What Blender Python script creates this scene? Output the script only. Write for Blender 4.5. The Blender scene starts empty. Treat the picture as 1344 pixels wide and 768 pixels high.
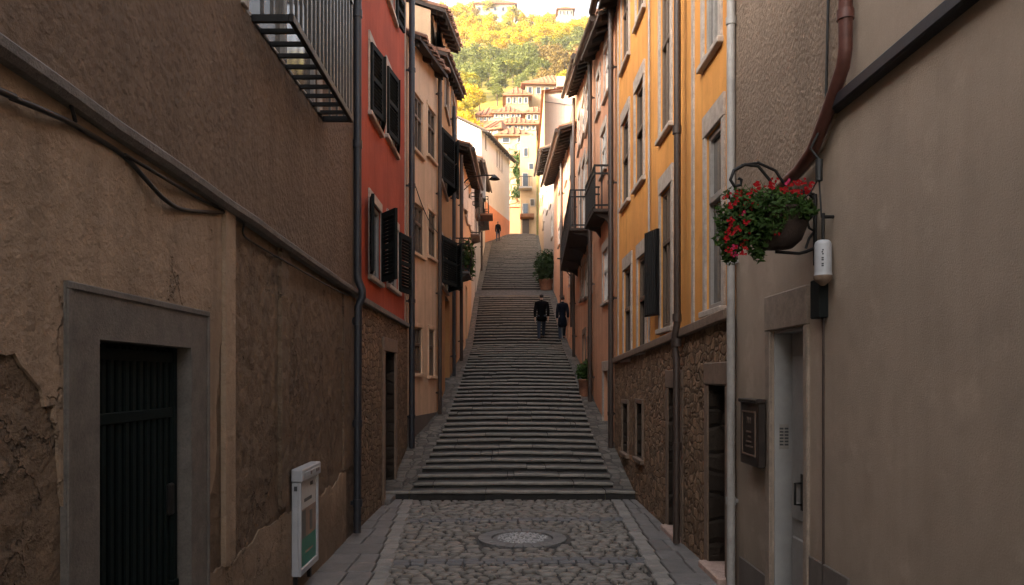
import bpy, bmesh, math, random
from mathutils import Vector, Matrix, noise as mnoise
R = random.Random(7)
SC = bpy.context.scene
COL = SC.collection
F, PX, PY, EYE = 1000.0, 662.0, 495.0, 1.7       # lens of the photograph in its own pixels

# ------------------------------------------------------------------ helpers
def lerp(a, b, t): return a + (b - a) * t
def interp(pts, x):
    if x <= pts[0][0]: return pts[0][1]
    for (x0, y0), (x1, y1) in zip(pts, pts[1:]):
        if x <= x1: return lerp(y0, y1, (x - x0) / (x1 - x0))
    return pts[-1][1]
def zpx(py, Y): return EYE + (PY - py) * Y / F
def xpx(px, Y): return (px - PX) * Y / F

def origin_of(o):
    v = Vector((0, 0, 0))
    while o is not None:
        v += o.location; o = o.parent
    return v

class MB:
    """collects faces and links them as ONE mesh object"""
    def __init__(s): s.v = []; s.f = []; s.m = []; s.sm = []
    def add(s, verts, faces, mat=0, smooth=False):
        b = len(s.v); s.v += [tuple(v) for v in verts]
        for f in faces:
            s.f.append([i + b for i in f]); s.m.append(mat); s.sm.append(smooth)
    def quad(s, a, b, c, d, mat=0): s.add([a, b, c, d], [(0, 1, 2, 3)], mat)
    def obox(s, c, ax, ay, az, bev=0.0, mat=0):
        """box: centre and three half-axis vectors"""
        c, A = Vector(c), [Vector(ax), Vector(ay), Vector(az)]
        L = [a.length for a in A]
        if bev <= 0 or min(L) <= bev * 1.05:
            vs = [c + A[0]*i + A[1]*j + A[2]*k for i in (-1, 1) for j in (-1, 1) for k in (-1, 1)]
            s.add(vs, [(0,1,3,2),(4,6,7,5),(0,4,5,1),(2,3,7,6),(0,2,6,4),(1,5,7,3)], mat); return
        q = [1 - bev / l for l in L]; idx = {}; vs = []
        for i in (-1, 1):
            for j in (-1, 1):
                for k in (-1, 1):
                    for a in range(3):
                        g = [i, j, k]; w = [g[n] * (1 if n == a else q[n]) for n in range(3)]
                        idx[(i, j, k, a)] = len(vs); vs.append(c + A[0]*w[0] + A[1]*w[1] + A[2]*w[2])
        fs = []
        def key(a, va, b, vb, cc, vc, which):
            g = [0, 0, 0]; g[a] = va; g[b] = vb; g[cc] = vc; return idx[(g[0], g[1], g[2], which)]
        for a in range(3):
            b, cc = (a + 1) % 3, (a + 2) % 3
            for sa in (-1, 1):
                fs.append([key(a, sa, b, -1, cc, -1, a), key(a, sa, b, 1, cc, -1, a), key(a, sa, b, 1, cc, 1, a), key(a, sa, b, -1, cc, 1, a)])
                for sb in (-1, 1):
                    fs.append([key(a, sa, b, sb, cc, -1, a), key(a, sa, b, sb, cc, 1, a), key(a, sa, b, sb, cc, 1, b), key(a, sa, b, sb, cc, -1, b)])
        for i in (-1, 1):
            for j in (-1, 1):
                for k in (-1, 1): fs.append([idx[(i, j, k, a)] for a in range(3)])
        s.add(vs, fs, mat)
    def box(s, c, size, bev=0.0, mat=0):
        s.obox(c, (size[0]/2, 0, 0), (0, size[1]/2, 0), (0, 0, size[2]/2), bev, mat)
    def tube(s, pts, r, n=8, mat=0, caps=True, r1=None):
        pts = [Vector(p) for p in pts]; rings = []; N = len(pts); up = None
        for i, p in enumerate(pts):
            t = (pts[min(i+1, N-1)] - pts[max(i-1, 0)]).normalized()
            if up is None: up = Vector((0, 0, 1)) if abs(t.z) < .9 else Vector((1, 0, 0))
            a = t.cross(up).normalized(); b = a.cross(t).normalized(); up = b
            rr = r if r1 is None else lerp(r, r1, i / max(N-1, 1))
            rings.append([p + (a*math.cos(2*math.pi*k/n) + b*math.sin(2*math.pi*k/n))*rr for k in range(n)])
        vs = [v for q in rings for v in q]; fs = []
        for i in range(N-1):
            for k in range(n): fs.append((i*n+k, i*n+(k+1) % n, (i+1)*n+(k+1) % n, (i+1)*n+k))
        s.add(vs, fs, mat, True)
        if caps: s.add(rings[0], [tuple(range(n))], mat); s.add(rings[-1], [tuple(range(n))], mat)
    def lathe(s, prof, c, n=20, mat=0, axis='z', sx=1, sy=1):
        vs = []; fs = []
        for r, z in prof:
            for k in range(n):
                a = 2*math.pi*k/n; vs.append((c[0]+r*sx*math.cos(a), c[1]+r*sy*math.sin(a), c[2]+z))
        for i in range(len(prof)-1):
            for k in range(n): fs.append((i*n+k, i*n+(k+1) % n, (i+1)*n+(k+1) % n, (i+1)*n+k))
        s.add(vs, fs, mat, True)
    def prism(s, poly, off, mat=0):
        """polygon (3D points) extruded by off"""
        n = len(poly); a = [Vector(p) for p in poly]; b = [p + Vector(off) for p in a]
        s.add(a + b, [tuple(range(n)), tuple(range(2*n-1, n-1, -1))] + [(i, (i+1) % n, n+(i+1) % n, n+i) for i in range(n)], mat)
    def build(s, name, mats, parent=None, recalc=True):
        if not s.v: return None
        o0 = origin_of(parent); me = bpy.data.meshes.new(name)
        me.from_pydata([(v[0]-o0.x, v[1]-o0.y, v[2]-o0.z) for v in s.v], [], s.f)
        if not isinstance(mats, (list, tuple)): mats = [mats]
        for m in mats: me.materials.append(m)
        me.polygons.foreach_set('material_index', s.m); me.polygons.foreach_set('use_smooth', s.sm)
        if recalc:
            bm = bmesh.new(); bm.from_mesh(me); bmesh.ops.recalc_face_normals(bm, faces=bm.faces); bm.to_mesh(me); bm.free()
        me.update()
        o = bpy.data.objects.new(name, me); COL.objects.link(o)
        if parent is not None: o.parent = parent
        return o
def tag(o, label=None, cat=None, group=None, kind=None):
    if label: o['label'] = label
    if cat: o['category'] = cat
    if group: o['group'] = group
    if kind: o['kind'] = kind
    return o
def empty(name, loc, label=None, cat=None, group=None):
    o = bpy.data.objects.new(name, None); COL.objects.link(o); o.location = loc; o.empty_display_size = .2
    return tag(o, label, cat, group)

# ------------------------------------------------------------------ materials
class NT:
    def __init__(s, name):
        s.m = bpy.data.materials.new(name); s.m.use_nodes = True; s.t = s.m.node_tree; s.n = s.t.nodes; s.l = s.t.links
        s.b = s.n['Principled BSDF']
        s.tc = s.n.new('ShaderNodeTexCoord').outputs['Object']
    def link(s, a, b): s.l.new(a, b)
    def mapping(s, scale, src=None):
        n = s.n.new('ShaderNodeMapping'); n.inputs['Scale'].default_value = scale; s.link(src or s.tc, n.inputs['Vector']); return n.outputs[0]
    def noise(s, scale, detail=4, rough=.55, vec=None, dist=0):
        n = s.n.new('ShaderNodeTexNoise'); n.inputs['Scale'].default_value = scale; n.inputs['Detail'].default_value = detail
        n.inputs['Roughness'].default_value = rough; n.inputs['Distortion'].default_value = dist
        s.link(vec or s.tc, n.inputs['Vector']); return n.outputs['Fac']
    def voronoi(s, scale, feature='F1', vec=None, out='Distance', rnd=1):
        n = s.n.new('ShaderNodeTexVoronoi'); n.feature = feature; n.inputs['Scale'].default_value = scale; n.inputs['Randomness'].default_value = rnd
        s.link(vec or s.tc, n.inputs['Vector']); return n.outputs[out]
    def ramp(s, fac, stops):
        n = s.n.new('ShaderNodeValToRGB'); e = n.color_ramp.elements
        while len(e) < len(stops): e.new(.5)
        for i, (p, c) in enumerate(stops): e[i].position = p; e[i].color = (*c, 1) if len(c) == 3 else c
        s.link(fac, n.inputs['Fac']); return n.outputs['Color']
    def val(s, fac, a, b, lo=0, hi=1):
        n = s.n.new('ShaderNodeMapRange'); n.inputs[1].default_value = a; n.inputs[2].default_value = b
        n.inputs[3].default_value = lo; n.inputs[4].default_value = hi; s.link(fac, n.inputs[0]); return n.outputs[0]
    def mix(s, fac, a, b, mode='MIX'):
        n = s.n.new('ShaderNodeMix'); n.data_type = 'RGBA'; n.blend_type = mode
        for k, v in ((0, fac), (6, a), (7, b)):
            if hasattr(v, 'is_linked') or hasattr(v, 'links'): s.link(v, n.inputs[k])
            else: n.inputs[k].default_value = v if k == 0 else (*v, 1)
        return n.outputs[2]
    def math(s, op, a, b=0):
        n = s.n.new('ShaderNodeMath'); n.operation = op
        for k, v in ((0, a), (1, b)):
            if hasattr(v, 'links'): s.link(v, n.inputs[k])
            else: n.inputs[k].default_value = v
        return n.outputs[0]
    def bump(s, h, strength=.5, dist=.01):
        n = s.n.new('ShaderNodeBump'); n.inputs['Strength'].default_value = strength; n.inputs['Distance'].default_value = dist
        s.link(h, n.inputs['Height'])
        if s.b.inputs['Normal'].is_linked: s.link(s.b.inputs['Normal'].links[0].from_socket, n.inputs['Normal'])
        s.link(n.outputs[0], s.b.inputs['Normal'])
    def col(s, c): s.link(c, s.b.inputs['Base Color'])
    def set(s, **k):
        for a, v in k.items(): s.b.inputs[a.replace('_', ' ')].default_value = v

def sc_(c, k): return tuple(min(x*k, 1) for x in c)
def stucco(name, c, fine=90, bump=.4, dist=.006, patch=.75, stain=.35, rough=.9, lumps=0.0, warm=None, crack=0.0, peel=0.0, damp=0.0):
    t = NT(name)
    big = t.noise(.9, 5, .6); mid = t.noise(4.5, 6, .65); f = t.noise(fine, 5, .7)
    streak = t.noise(1.0, 5, .6, t.mapping((5, 5, .35)))
    col = t.mix(t.val(big, .35, .68), c, warm or sc_(c, patch))
    col = t.mix(t.val(mid, .5, .75, 0, .5), col, sc_(c, patch*.85))
    col = t.mix(t.val(streak, .47, .74, 0, stain), col, sc_(c, .45))
    col = t.mix(t.val(f, .35, .7, 0, .35), col, sc_(c, .6))
    h = t.math('ADD', t.math('MULTIPLY', f, 1.0), t.math('MULTIPLY', mid, 1.2))
    if damp:
        sx = t.n.new('ShaderNodeSeparateXYZ'); t.link(t.tc, sx.inputs[0])
        dz = t.math('ADD', sx.outputs[2], t.math('MULTIPLY', t.noise(2.2, 6, .65, t.mapping((1, 1, .6))), -1.1))
        col = t.mix(t.val(dz, -.25, .25, damp, 0), col, sc_(c, .38))
        blot = t.noise(.55, 7, .68); col = t.mix(t.val(blot, .45, .62, 0, .45), col, sc_(c, .62)); col = t.mix(t.val(t.noise(2.6, 6, .7), .55, .7, 0, .35), col, sc_(c, 1.35))
    if peel:
        pn = t.math('ADD', t.noise(1.15, 6, .62), t.math('MULTIPLY', t.noise(9, 4, .7), .10)); pm = t.val(pn, .62, .632); rim = t.math('MULTIPLY', pm, t.val(pn, .65, .632))
        col = t.mix(t.math('MULTIPLY', pm, peel), col, t.mix(t.val(f, .3, .65), sc_(c, .5), sc_(c, .82))); col = t.mix(t.math('MULTIPLY', rim, .7*peel), col, sc_(c, .3))
        h = t.math('SUBTRACT', h, t.math('MULTIPLY', pm, 1.2))
    if lumps: h = t.math('ADD', h, t.math('MULTIPLY', t.voronoi(fine*.55, 'SMOOTH_F1'), -lumps))
    if crack:
        e = t.voronoi(1.1, 'DISTANCE_TO_EDGE', t.mapping((1, 1, 1)))
        k = t.math('MULTIPLY', t.val(e, 0, .012, 1, 0), t.val(mid, .45, .6))
        col = t.mix(t.math('MULTIPLY', k, crack), col, sc_(c, .2)); h = t.math('SUBTRACT', h, k)
    t.col(col); t.bump(h, bump, dist); t.set(Roughness=rough); t.b.inputs['Specular IOR Level'].default_value = .25
    return t.m
def rubble(name, c, mortar, scale=4.5, dist=.03, squash=1.5):
    t = NT(name)
    w = t.n.new('ShaderNodeVectorMath'); w.operation = 'ADD'
    nz = t.n.new('ShaderNodeTexNoise'); nz.inputs['Scale'].default_value = 2.5; t.link(t.tc, nz.inputs['Vector'])
    sc = t.n.new('ShaderNodeVectorMath'); sc.operation = 'SCALE'; sc.inputs['Scale'].default_value = .22
    t.link(nz.outputs['Color'], sc.inputs[0]); t.link(t.tc, w.inputs[0]); t.link(sc.outputs[0], w.inputs[1])
    vec = t.mapping((1, 1, squash), w.outputs[0])
    e = t.voronoi(scale, 'DISTANCE_TO_EDGE', vec, rnd=.62); cc = t.voronoi(scale, 'F1', vec, 'Color', rnd=.62)
    f = t.noise(45, 6, .7); mid = t.noise(6, 5)
    joint = t.val(e, .01, .06, 1, 0)
    sep = t.n.new('ShaderNodeSeparateColor'); t.link(cc, sep.inputs[0])
    st = t.mix(sep.outputs[0], sc_(c, .6), sc_(c, 1.35)); st = t.mix(t.val(f, .3, .7, 0, .5), st, sc_(c, .45))
    st = t.mix(t.val(mid, .5, .7, 0, .5), st, sc_(c, .55))
    t.col(t.mix(joint, st, mortar))
    h = t.math('ADD', t.val(e, 0, .16, 0, 1), t.math('ADD', t.math('MULTIPLY', f, .5), t.math('MULTIPLY', sep.outputs[1], .4)))
    t.bump(h, .9, dist); t.set(Roughness=.93); t.b.inputs['Specular IOR Level'].default_value = .2
    return t.m
def plain(name, c, rough=.6, metal=0, var=.25, scale=12, bump=.15, dist=.002, spec=.5, worn=None):
    t = NT(name); n = t.noise(scale, 5, .65); n2 = t.noise(scale*6, 4, .6)
    col = t.mix(t.val(n, .35, .7), c, sc_(c, 1-var)); col = t.mix(t.val(n2, .5, .75, 0, .3), col, worn or sc_(c, .55))
    t.col(col); t.bump(n2, bump, dist); t.set(Roughness=rough, Metallic=metal); t.b.inputs['Specular IOR Level'].default_value = spec
    return t.m
def stone(name, c, scale=8, bump=.5, dist=.01, rnd_island=.0, rough=.75):
    t = NT(name); n = t.noise(scale, 6, .65); n2 = t.noise(scale*8, 5, .7)
    col = t.mix(t.val(n, .35, .7), sc_(c, 1.12), sc_(c, .7)); col = t.mix(t.val(n2, .45, .75, 0, .5), col, sc_(c, .45))
    if rnd_island:
        g = t.n.new('ShaderNodeNewGeometry').outputs['Random Per Island']
        col = t.mix(t.val(g, 0, 1, 0, rnd_island), col, sc_(c, .35))
    t.col(col); t.bump(t.math('ADD', n, t.math('MULTIPLY', n2, .6)), bump, dist); t.set(Roughness=rough)
    return t.m
def leafmat(name, c1, c2, trans=.35):
    t = NT(name); g = t.n.new('ShaderNodeNewGeometry').outputs['Random Per Island']
    oi = t.n.new('ShaderNodeObjectInfo').outputs['Random']
    col = t.mix(t.val(g, 0, 1), c1, c2); col = t.mix(t.val(oi, 0, 1, 0, .45), col, sc_(c2, .75))
    t.col(col); t.set(Roughness=.6); t.b.inputs['Specular IOR Level'].default_value = .25
    tr = t.n.new('ShaderNodeBsdfTranslucent'); t.link(col, tr.inputs['Color'])
    mx = t.n.new('ShaderNodeMixShader'); mx.inputs[0].default_value = trans
    t.link(t.b.outputs[0], mx.inputs[1]); t.link(tr.outputs[0], mx.inputs[2]); t.link(mx.outputs[0], t.n['Material Output'].inputs['Surface'])
    return t.m
def glassmat(name, c=(.02, .025, .03), rough=.06):
    t = NT(name); t.set(Roughness=rough); t.b.inputs['Base Color'].default_value = (*c, 1)
    t.bump(t.noise(2.2, 2), .08, .02); t.b.inputs['Specular IOR Level'].default_value = .8
    return t.m

M = dict(
 brown=stucco('rough_brown_render', (.195, .13, .086), fine=40, bump=1.0, dist=.018, lumps=1.0, stain=.6, damp=.01),
 brownlow=stucco('old_ochre_plaster', (.39, .275, .185), fine=30, bump=1.0, dist=.02, lumps=.6, stain=.65, peel=.35, damp=.75),
 brownexp=stucco('exposed_rough_coat', (.21, .142, .092), fine=18, bump=1.0, dist=.03, lumps=1.5, stain=.6, peel=.45, damp=.6),
 greystone=stone('grey_door_stone', (.13, .112, .095), 10, .6, .008),
 ledge=stone('weathered_ledge_stone', (.17, .15, .135), 9, .8, .012),
 red=stucco('red_plaster', (.46, .085, .04), fine=60, bump=.25, dist=.005, patch=.66, stain=.55, peel=.12),
 cream=stucco('peach_plaster', (.78, .54, .36), fine=60, bump=.2, dist=.005, patch=.74, stain=.55, peel=.15),
 greybase=stucco('grey_plinth_plaster', (.17, .14, .12), fine=40, bump=.5, dist=.008),
 ochre=stucco('brown_ochre_plaster', (.52, .27, .11), fine=40, bump=.3, dist=.006, patch=.75, stain=.4),
 peach=stucco('pale_peach_plaster', (.72, .5, .31), fine=40, bump=.3, dist=.006, patch=.8, stain=.35),
 white=stucco('white_plaster', (.64, .59, .54), fine=40, bump=.2, dist=.005, patch=.92, stain=.18),
 whitedirty=stucco('worn_white_plaster', (.62, .57, .51), fine=40, bump=.3, dist=.006, patch=.8, stain=.4),
 hillwhite=stucco('warm_white_plaster', (.42, .305, .205), fine=8, bump=.2, dist=.03, patch=.85, stain=.25), hillpeach=stucco('warm_cream_plaster', (.40, .265, .145), fine=8, bump=.2, dist=.03, patch=.85, stain=.25),
 salmon=stucco('salmon_plaster', (.70, .37, .22), fine=45, bump=.4, dist=.008, patch=.72, stain=.55, peel=.3, warm=(.60, .28, .155)),
 coral=stucco('coral_painted_plaster', (.70, .30, .17), fine=45, bump=.2, dist=.006, patch=.85, stain=.2),
 orange=stucco('orange_plaster', (.78, .36, .09), fine=70, bump=.25, dist=.005, patch=.7, stain=.55, peel=.12, warm=(.64, .27, .07)),
 orange2=stucco('tan_orange_plaster', (.60, .285, .095), fine=70, bump=.3, dist=.005, patch=.85, stain=.25),
 yellow=stucco('yellow_plaster', (.52, .335, .185), fine=40, bump=.2, dist=.006, patch=.88, stain=.2),
 lilac=stucco('pale_rose_plaster', (.46, .345, .275), fine=30, bump=.25, dist=.006, patch=.9, stain=.25),
 beige=stucco('smooth_beige_plaster', (.43, .335, .255), fine=105, bump=.55, dist=.006, patch=.82, stain=.2, damp=.6),
 roughcast=stucco('roughcast_beige_coat', (.32, .23, .163), fine=62, bump=1.0, dist=.010, lumps=1.2, stain=.4),
 rubble=rubble('brown_rubble_stone', (.34, .21, .125), (.17, .11, .07), 8.5, .05),
 rubblered=rubble('brown_rubble_wall', (.28, .185, .115), (.14, .095, .065), 8.5, .04),
 rock=rubble('golden_rock_wall', (.52, .36, .2), (.3, .2, .12), 1.4, .15, 1.3),
 trim=stone('pale_window_stone', (.44, .365, .30), 12, .3, .005),
 trimdark=stone('tan_door_stone', (.21, .14, .095), 12, .5, .008),
 doorbeige=stone('beige_door_stone', (.30, .23, .175), 12, .5, .006),
 shadestone=rubble('shaded_jamb_stone', (.05, .036, .026), (.03, .022, .016), 3.2, .03, 1.6),  # dark jamb stone, with the recess shade painted into its colour
 pinksill=stone('pink_sill_stone', (.52, .36, .29), 12, .4, .005),
 iron=plain('black_iron', (.022, .02, .019), .5, .6, .3, 25),
 steel=plain('galvanised_rail', (.13, .12, .11), .38, .75, .3, 20),
 pipeblack=plain('blue_black_pipe', (.025, .026, .032), .5, .0, .3, 20),
 pipebrown=plain('oxide_brown_pipe', (.12, .042, .03), .5, .1, .35, 18),
 pipedark=plain('dark_brown_pipe', (.06, .038, .028), .5, .1, .35, 18),
 pipepale=plain('pale_grey_pipe', (.38, .35, .32), .55, 0, .25, 9),
 shutter=plain('black_green_shutter', (.012, .014, .013), .8, 0, .3, 20, spec=.15),
 shutterbrown=plain('dark_brown_shutter', (.06, .035, .022), .6, 0, .3, 20),
 wood=plain('brown_sash_wood', (.13, .085, .055), .6, 0, .3, 20),
 greywood=plain('grey_sash_paint', (.30, .27, .24), .55, 0, .25, 20),
 whitewood=plain('white_sash_paint', (.66, .63, .58), .5, 0, .2, 20),
 green=plain('green_black_gate_paint', (.004, .009, .008), .8, 0, .4, 14, spec=.15),
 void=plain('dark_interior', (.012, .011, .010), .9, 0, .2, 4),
 glass=glassmat('window_glass'), darkcurtain=glassmat('dim_curtained_glass', (.06, .055, .05), .08), curtain=glassmat('curtained_glass', (.10, .088, .075), .12),
 deepglass=glassmat('dark_window_glass', (.014, .016, .018), .05),
 doorpaint=plain('grey_door_paint', (.30, .28, .26), .55, 0, .2, 6),
 revealpaint=plain('pale_reveal_paint', (.36, .345, .325), .6, 0, .2, 5, worn=(.25, .25, .25)),
 rust=plain('dark_bronze', (.035, .022, .016), .5, .3, .4, 15),
 rustline=plain('worn_bronze_edge', (.22, .15, .11), .5, .4, .3, 15),
 boxwhite=plain('dirty_white_enamel', (.42, .42, .43), .45, 0, .18, 5, worn=(.3, .28, .26)),
 poster=plain('pale_poster_paper', (.55, .53, .5), .5, 0, .1, 5), postergreen=plain('green_poster_print', (.02, .21, .135), .4, 0, .3, 4),
 postertan=plain('tan_poster_print', (.34, .21, .14), .4, 0, .5, 6), postergrey=plain('grey_poster_print', (.11, .11, .1), .4, 0, .4, 5),
 ink=plain('dark_print', (.05, .05, .05), .6), cable=plain('black_cable', (.015, .014, .013), .55),
 clay=plain('terracotta_pot', (.30, .13, .07), .8, 0, .35, 10), bowl=plain('dark_basket_liner', (.04, .022, .014), .85, 0, .4, 14, .5, .01),
 cover=stone('worn_manhole_stone', (.215, .205, .195), 10, .4, .006, .25), pebble=stone('pale_pebble_inlay', (.55, .54, .53), 30, .5, .004, .45),
 cobble=stone('grey_cobble', (.27, .24, .205), 14, .5, .006, .55, .55), mortar=stone('dark_cobble_joint', (.055, .048, .042), 30, .6, .008),
 slab=stone('grey_pavement_slab', (.215, .195, .18), 6, .35, .005, .4, .6), border=stone('pale_border_stone', (.30, .275, .245), 8, .4, .006, .4, .6), band=stone('dark_sett_band', (.155, .15, .15), 10, .5, .006, .3, .6),
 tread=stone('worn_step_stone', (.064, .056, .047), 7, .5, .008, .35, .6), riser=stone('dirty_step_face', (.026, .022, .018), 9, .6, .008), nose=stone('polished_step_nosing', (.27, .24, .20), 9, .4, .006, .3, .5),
 flank=rubble('sloping_stone_paving', (.17, .15, .128), (.085, .075, .065), 6.0, .022, 1.0),
 ramp=rubble('cobbled_landing', (.135, .124, .112), (.14, .13, .125), 6.5, .02, 1.0),
 tile=stone('old_roof_tile', (.30, .14, .08), 5, .5, .01, .6, .9), tilelit=stone('orange_roof_tile', (.34, .135, .06), 3, .4, .02, .35, .9),
 rafter=plain('dark_rafter_wood', (.05, .032, .022), .8, 0, .3, 12),
 soil=stone('dry_hillside_soil', (.27, .21, .03), .4, .6, .3),
 bark=plain('brown_bark', (.09, .06, .04), .9, 0, .3, 10),
 gold=leafmat('golden_leaves', (.66, .43, .012), (.50, .35, .015)), gold2=leafmat('yellow_green_leaves', (.48, .38, .02), (.33, .29, .025)),
 grn=leafmat('deep_green_leaves', (.20, .20, .035), (.12, .145, .035)), rusty=leafmat('russet_leaves', (.28, .17, .03), (.2, .14, .035)),
 leaf=leafmat('plant_leaves', (.07, .13, .025), (.035, .075, .015)), leafd=leafmat('dark_bush_leaves', (.05, .085, .02), (.022, .045, .012)),
 petal=leafmat('red_petals', (.50, .008, .008), (.34, .004, .012), .2), pinkpetal=leafmat('pink_petals', (.7, .06, .18), (.6, .03, .12), .2),
 skin=plain('skin', (.42, .25, .18), .55, 0, .1), hair=plain('dark_hair', (.015, .011, .009), .6), coat=plain('black_coat_cloth', (.005, .005, .006), .95, 0, .3, 20, spec=.08),
 navy=plain('navy_coat_cloth', (.008, .010, .017), .95, 0, .3, 20, spec=.08), jeans=plain('dark_blue_denim', (.022, .032, .055), .85, 0, .35, 20), shoe=plain('black_shoe_leather', (.02, .018, .016), .5), sole=plain('pale_shoe_sole', (.5, .48, .45), .6), collar=plain('pale_shirt_cloth', (.4, .4, .42), .8),
)

# ------------------------------------------------------------------ walls along the street
class Wall:
    def __init__(s, P0, P1, side):
        s.p = Vector((*P0, 0)); e = Vector((*P1, 0)); s.L = (e - s.p).length; s.t = (e - s.p).normalized()
        s.n = Vector((s.t.y, -s.t.x, 0)) if side == 'L' else Vector((-s.t.y, s.t.x, 0))
    def pt(s, a, z, d=0): v = s.p + s.t*a + s.n*d; return Vector((v.x, v.y, z))
    def s_(s, px, d=0):
        k = (px - PX) / F; q = s.p + s.n*d
        return (k*q.y - q.x) / (s.t.x - k*s.t.y)
    def y_(s, a): return (s.p + s.t*a).y
    def z_(s, px, py, d=0):
        q = s.p + s.n*d + s.t*s.s_(px, d); return zpx(py, q.y)
    def rect(s, x0, x1, y0, y1):
        """a photo box on this wall -> (s0, s1, z0, z1), heights read at its middle column"""
        a, b = sorted((s.s_(x0), s.s_(x1))); m = (x0 + x1)/2
        return a, b, s.z_(m, y1), s.z_(m, y0)
    def box(s, mb, s0, s1, z0, z1, d0, d1, bev=0, mat=0):
        mb.obox(s.pt((s0+s1)/2, (z0+z1)/2, (d0+d1)/2), s.t*((s1-s0)/2), s.n*((d1-d0)/2), Vector((0, 0, (z1-z0)/2)), bev, mat)
    def bar(s, mb, a, b, w, d0, d1, mat=0, bev=0):
        """sloping bar from (s,z) a to (s,z) b, w thick"""
        A, B = s.pt(a[0], a[1], (d0+d1)/2), s.pt(b[0], b[1], (d0+d1)/2); ax = (B-A)/2
        up = ax.cross(s.n).normalized()*w/2
        mb.obox((A+B)/2, ax, s.n*((d1-d0)/2), up, bev, mat)

def facade(name, root, W, s0, s1, zb, zt0, zt1, holes, mat, d=0.0, reveal=.2, depth=0, ridge=0, zb1=None, lining=None):
    mb = MB(); zb1 = zb if zb1 is None else zb1
    ss = sorted({s0, s1, *[h[0] for h in holes], *[h[1] for h in holes]}); zs = sorted({h[k] for h in holes for k in (2, 3)})
    rows = [None] + zs + [None]
    def Z(i, a):
        t = (a-s0)/(s1-s0)
        return lerp(zb, zb1, t) if i == 0 else lerp(zt0, zt1, t) if i == len(rows)-1 else rows[i]
    for i in range(len(rows)-1):
        for a, b in zip(ss, ss[1:]):
            m = (a+b)/2; zm = (Z(i, m)+Z(i+1, m))/2
            if any(h[0] < m < h[1] and h[2] < zm < h[3] for h in holes): continue
            mb.quad(W.pt(a, Z(i, a), d), W.pt(b, Z(i, b), d), W.pt(b, Z(i+1, b), d), W.pt(a, Z(i+1, a), d))
    for a, b, z0, z1 in [h[:4] for h in holes]:
        e = d - reveal
        for p, q in (((a, z0), (b, z0)), ((b, z0), (b, z1)), ((b, z1), (a, z1)), ((a, z1), (a, z0))):
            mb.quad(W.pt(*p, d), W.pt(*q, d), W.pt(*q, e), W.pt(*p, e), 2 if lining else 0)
        mb.quad(W.pt(a, z0, e), W.pt(b, z0, e), W.pt(b, z1, e), W.pt(a, z1, e), 1)
    if depth:
        u0, u1 = s0+.004, s1-.004
        for u, zt, zz in ((u0, zt0, zb), (u1, zt1, zb1)):
            mb.add([W.pt(u, zz, d), W.pt(u, zt, d), W.pt(u, zt+ridge, -depth), W.pt(u, zz, -depth)], [(0, 1, 2, 3)])
        mb.quad(W.pt(u0, zb, -depth), W.pt(u1, zb1, -depth), W.pt(u1, zt1+ridge, -depth), W.pt(u0, zt0+ridge, -depth))
        mb.quad(W.pt(u0, zt0, d), W.pt(u1, zt1, d), W.pt(u1, zt1+ridge, -depth), W.pt(u0, zt0+ridge, -depth))
    return mb.build(name, [mat, M['void']] + ([M[lining]] if lining else []), root, recalc=False)

def leaf_shutter(mb, W, hinge, into, z0, z1, w, ang, d=.03, slats=True):
    """louvred leaf: hinge at s, 'into' = +1/-1 direction of the closed leaf, ang 0 closed .. 180 flat on the wall"""
    u = W.t*into*math.cos(ang) + W.n*math.sin(ang); v = u.cross(Vector((0, 0, 1))); th = .018
    o = W.pt(hinge, 0, d)
    def bx(a, b, c, e, tk=th): mb.obox(o + u*(a+b)/2 + Vector((0, 0, (c+e)/2)), u*(b-a)/2, v*tk, Vector((0, 0, (e-c)/2)))
    bx(0, .05, z0, z1); bx(w-.05, w, z0, z1); bx(.05, w-.05, z0, z0+.07); bx(.05, w-.05, z1-.07, z1); zm = (z0+z1)/2; bx(.05, w-.05, zm-.03, zm+.03)
    if slats:
        z = z0+.09
        while z < z1-.09:
            if abs(z-zm) > .05:
                mb.obox(o + u*w/2 + Vector((0, 0, z)), u*(w/2-.05), v*.016+Vector((0, 0, .012)), Vector((0, 0, .004))-v*.002)
            z += .048
    else: bx(.05, w-.05, z0+.07, z1-.07, th*.5)

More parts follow.
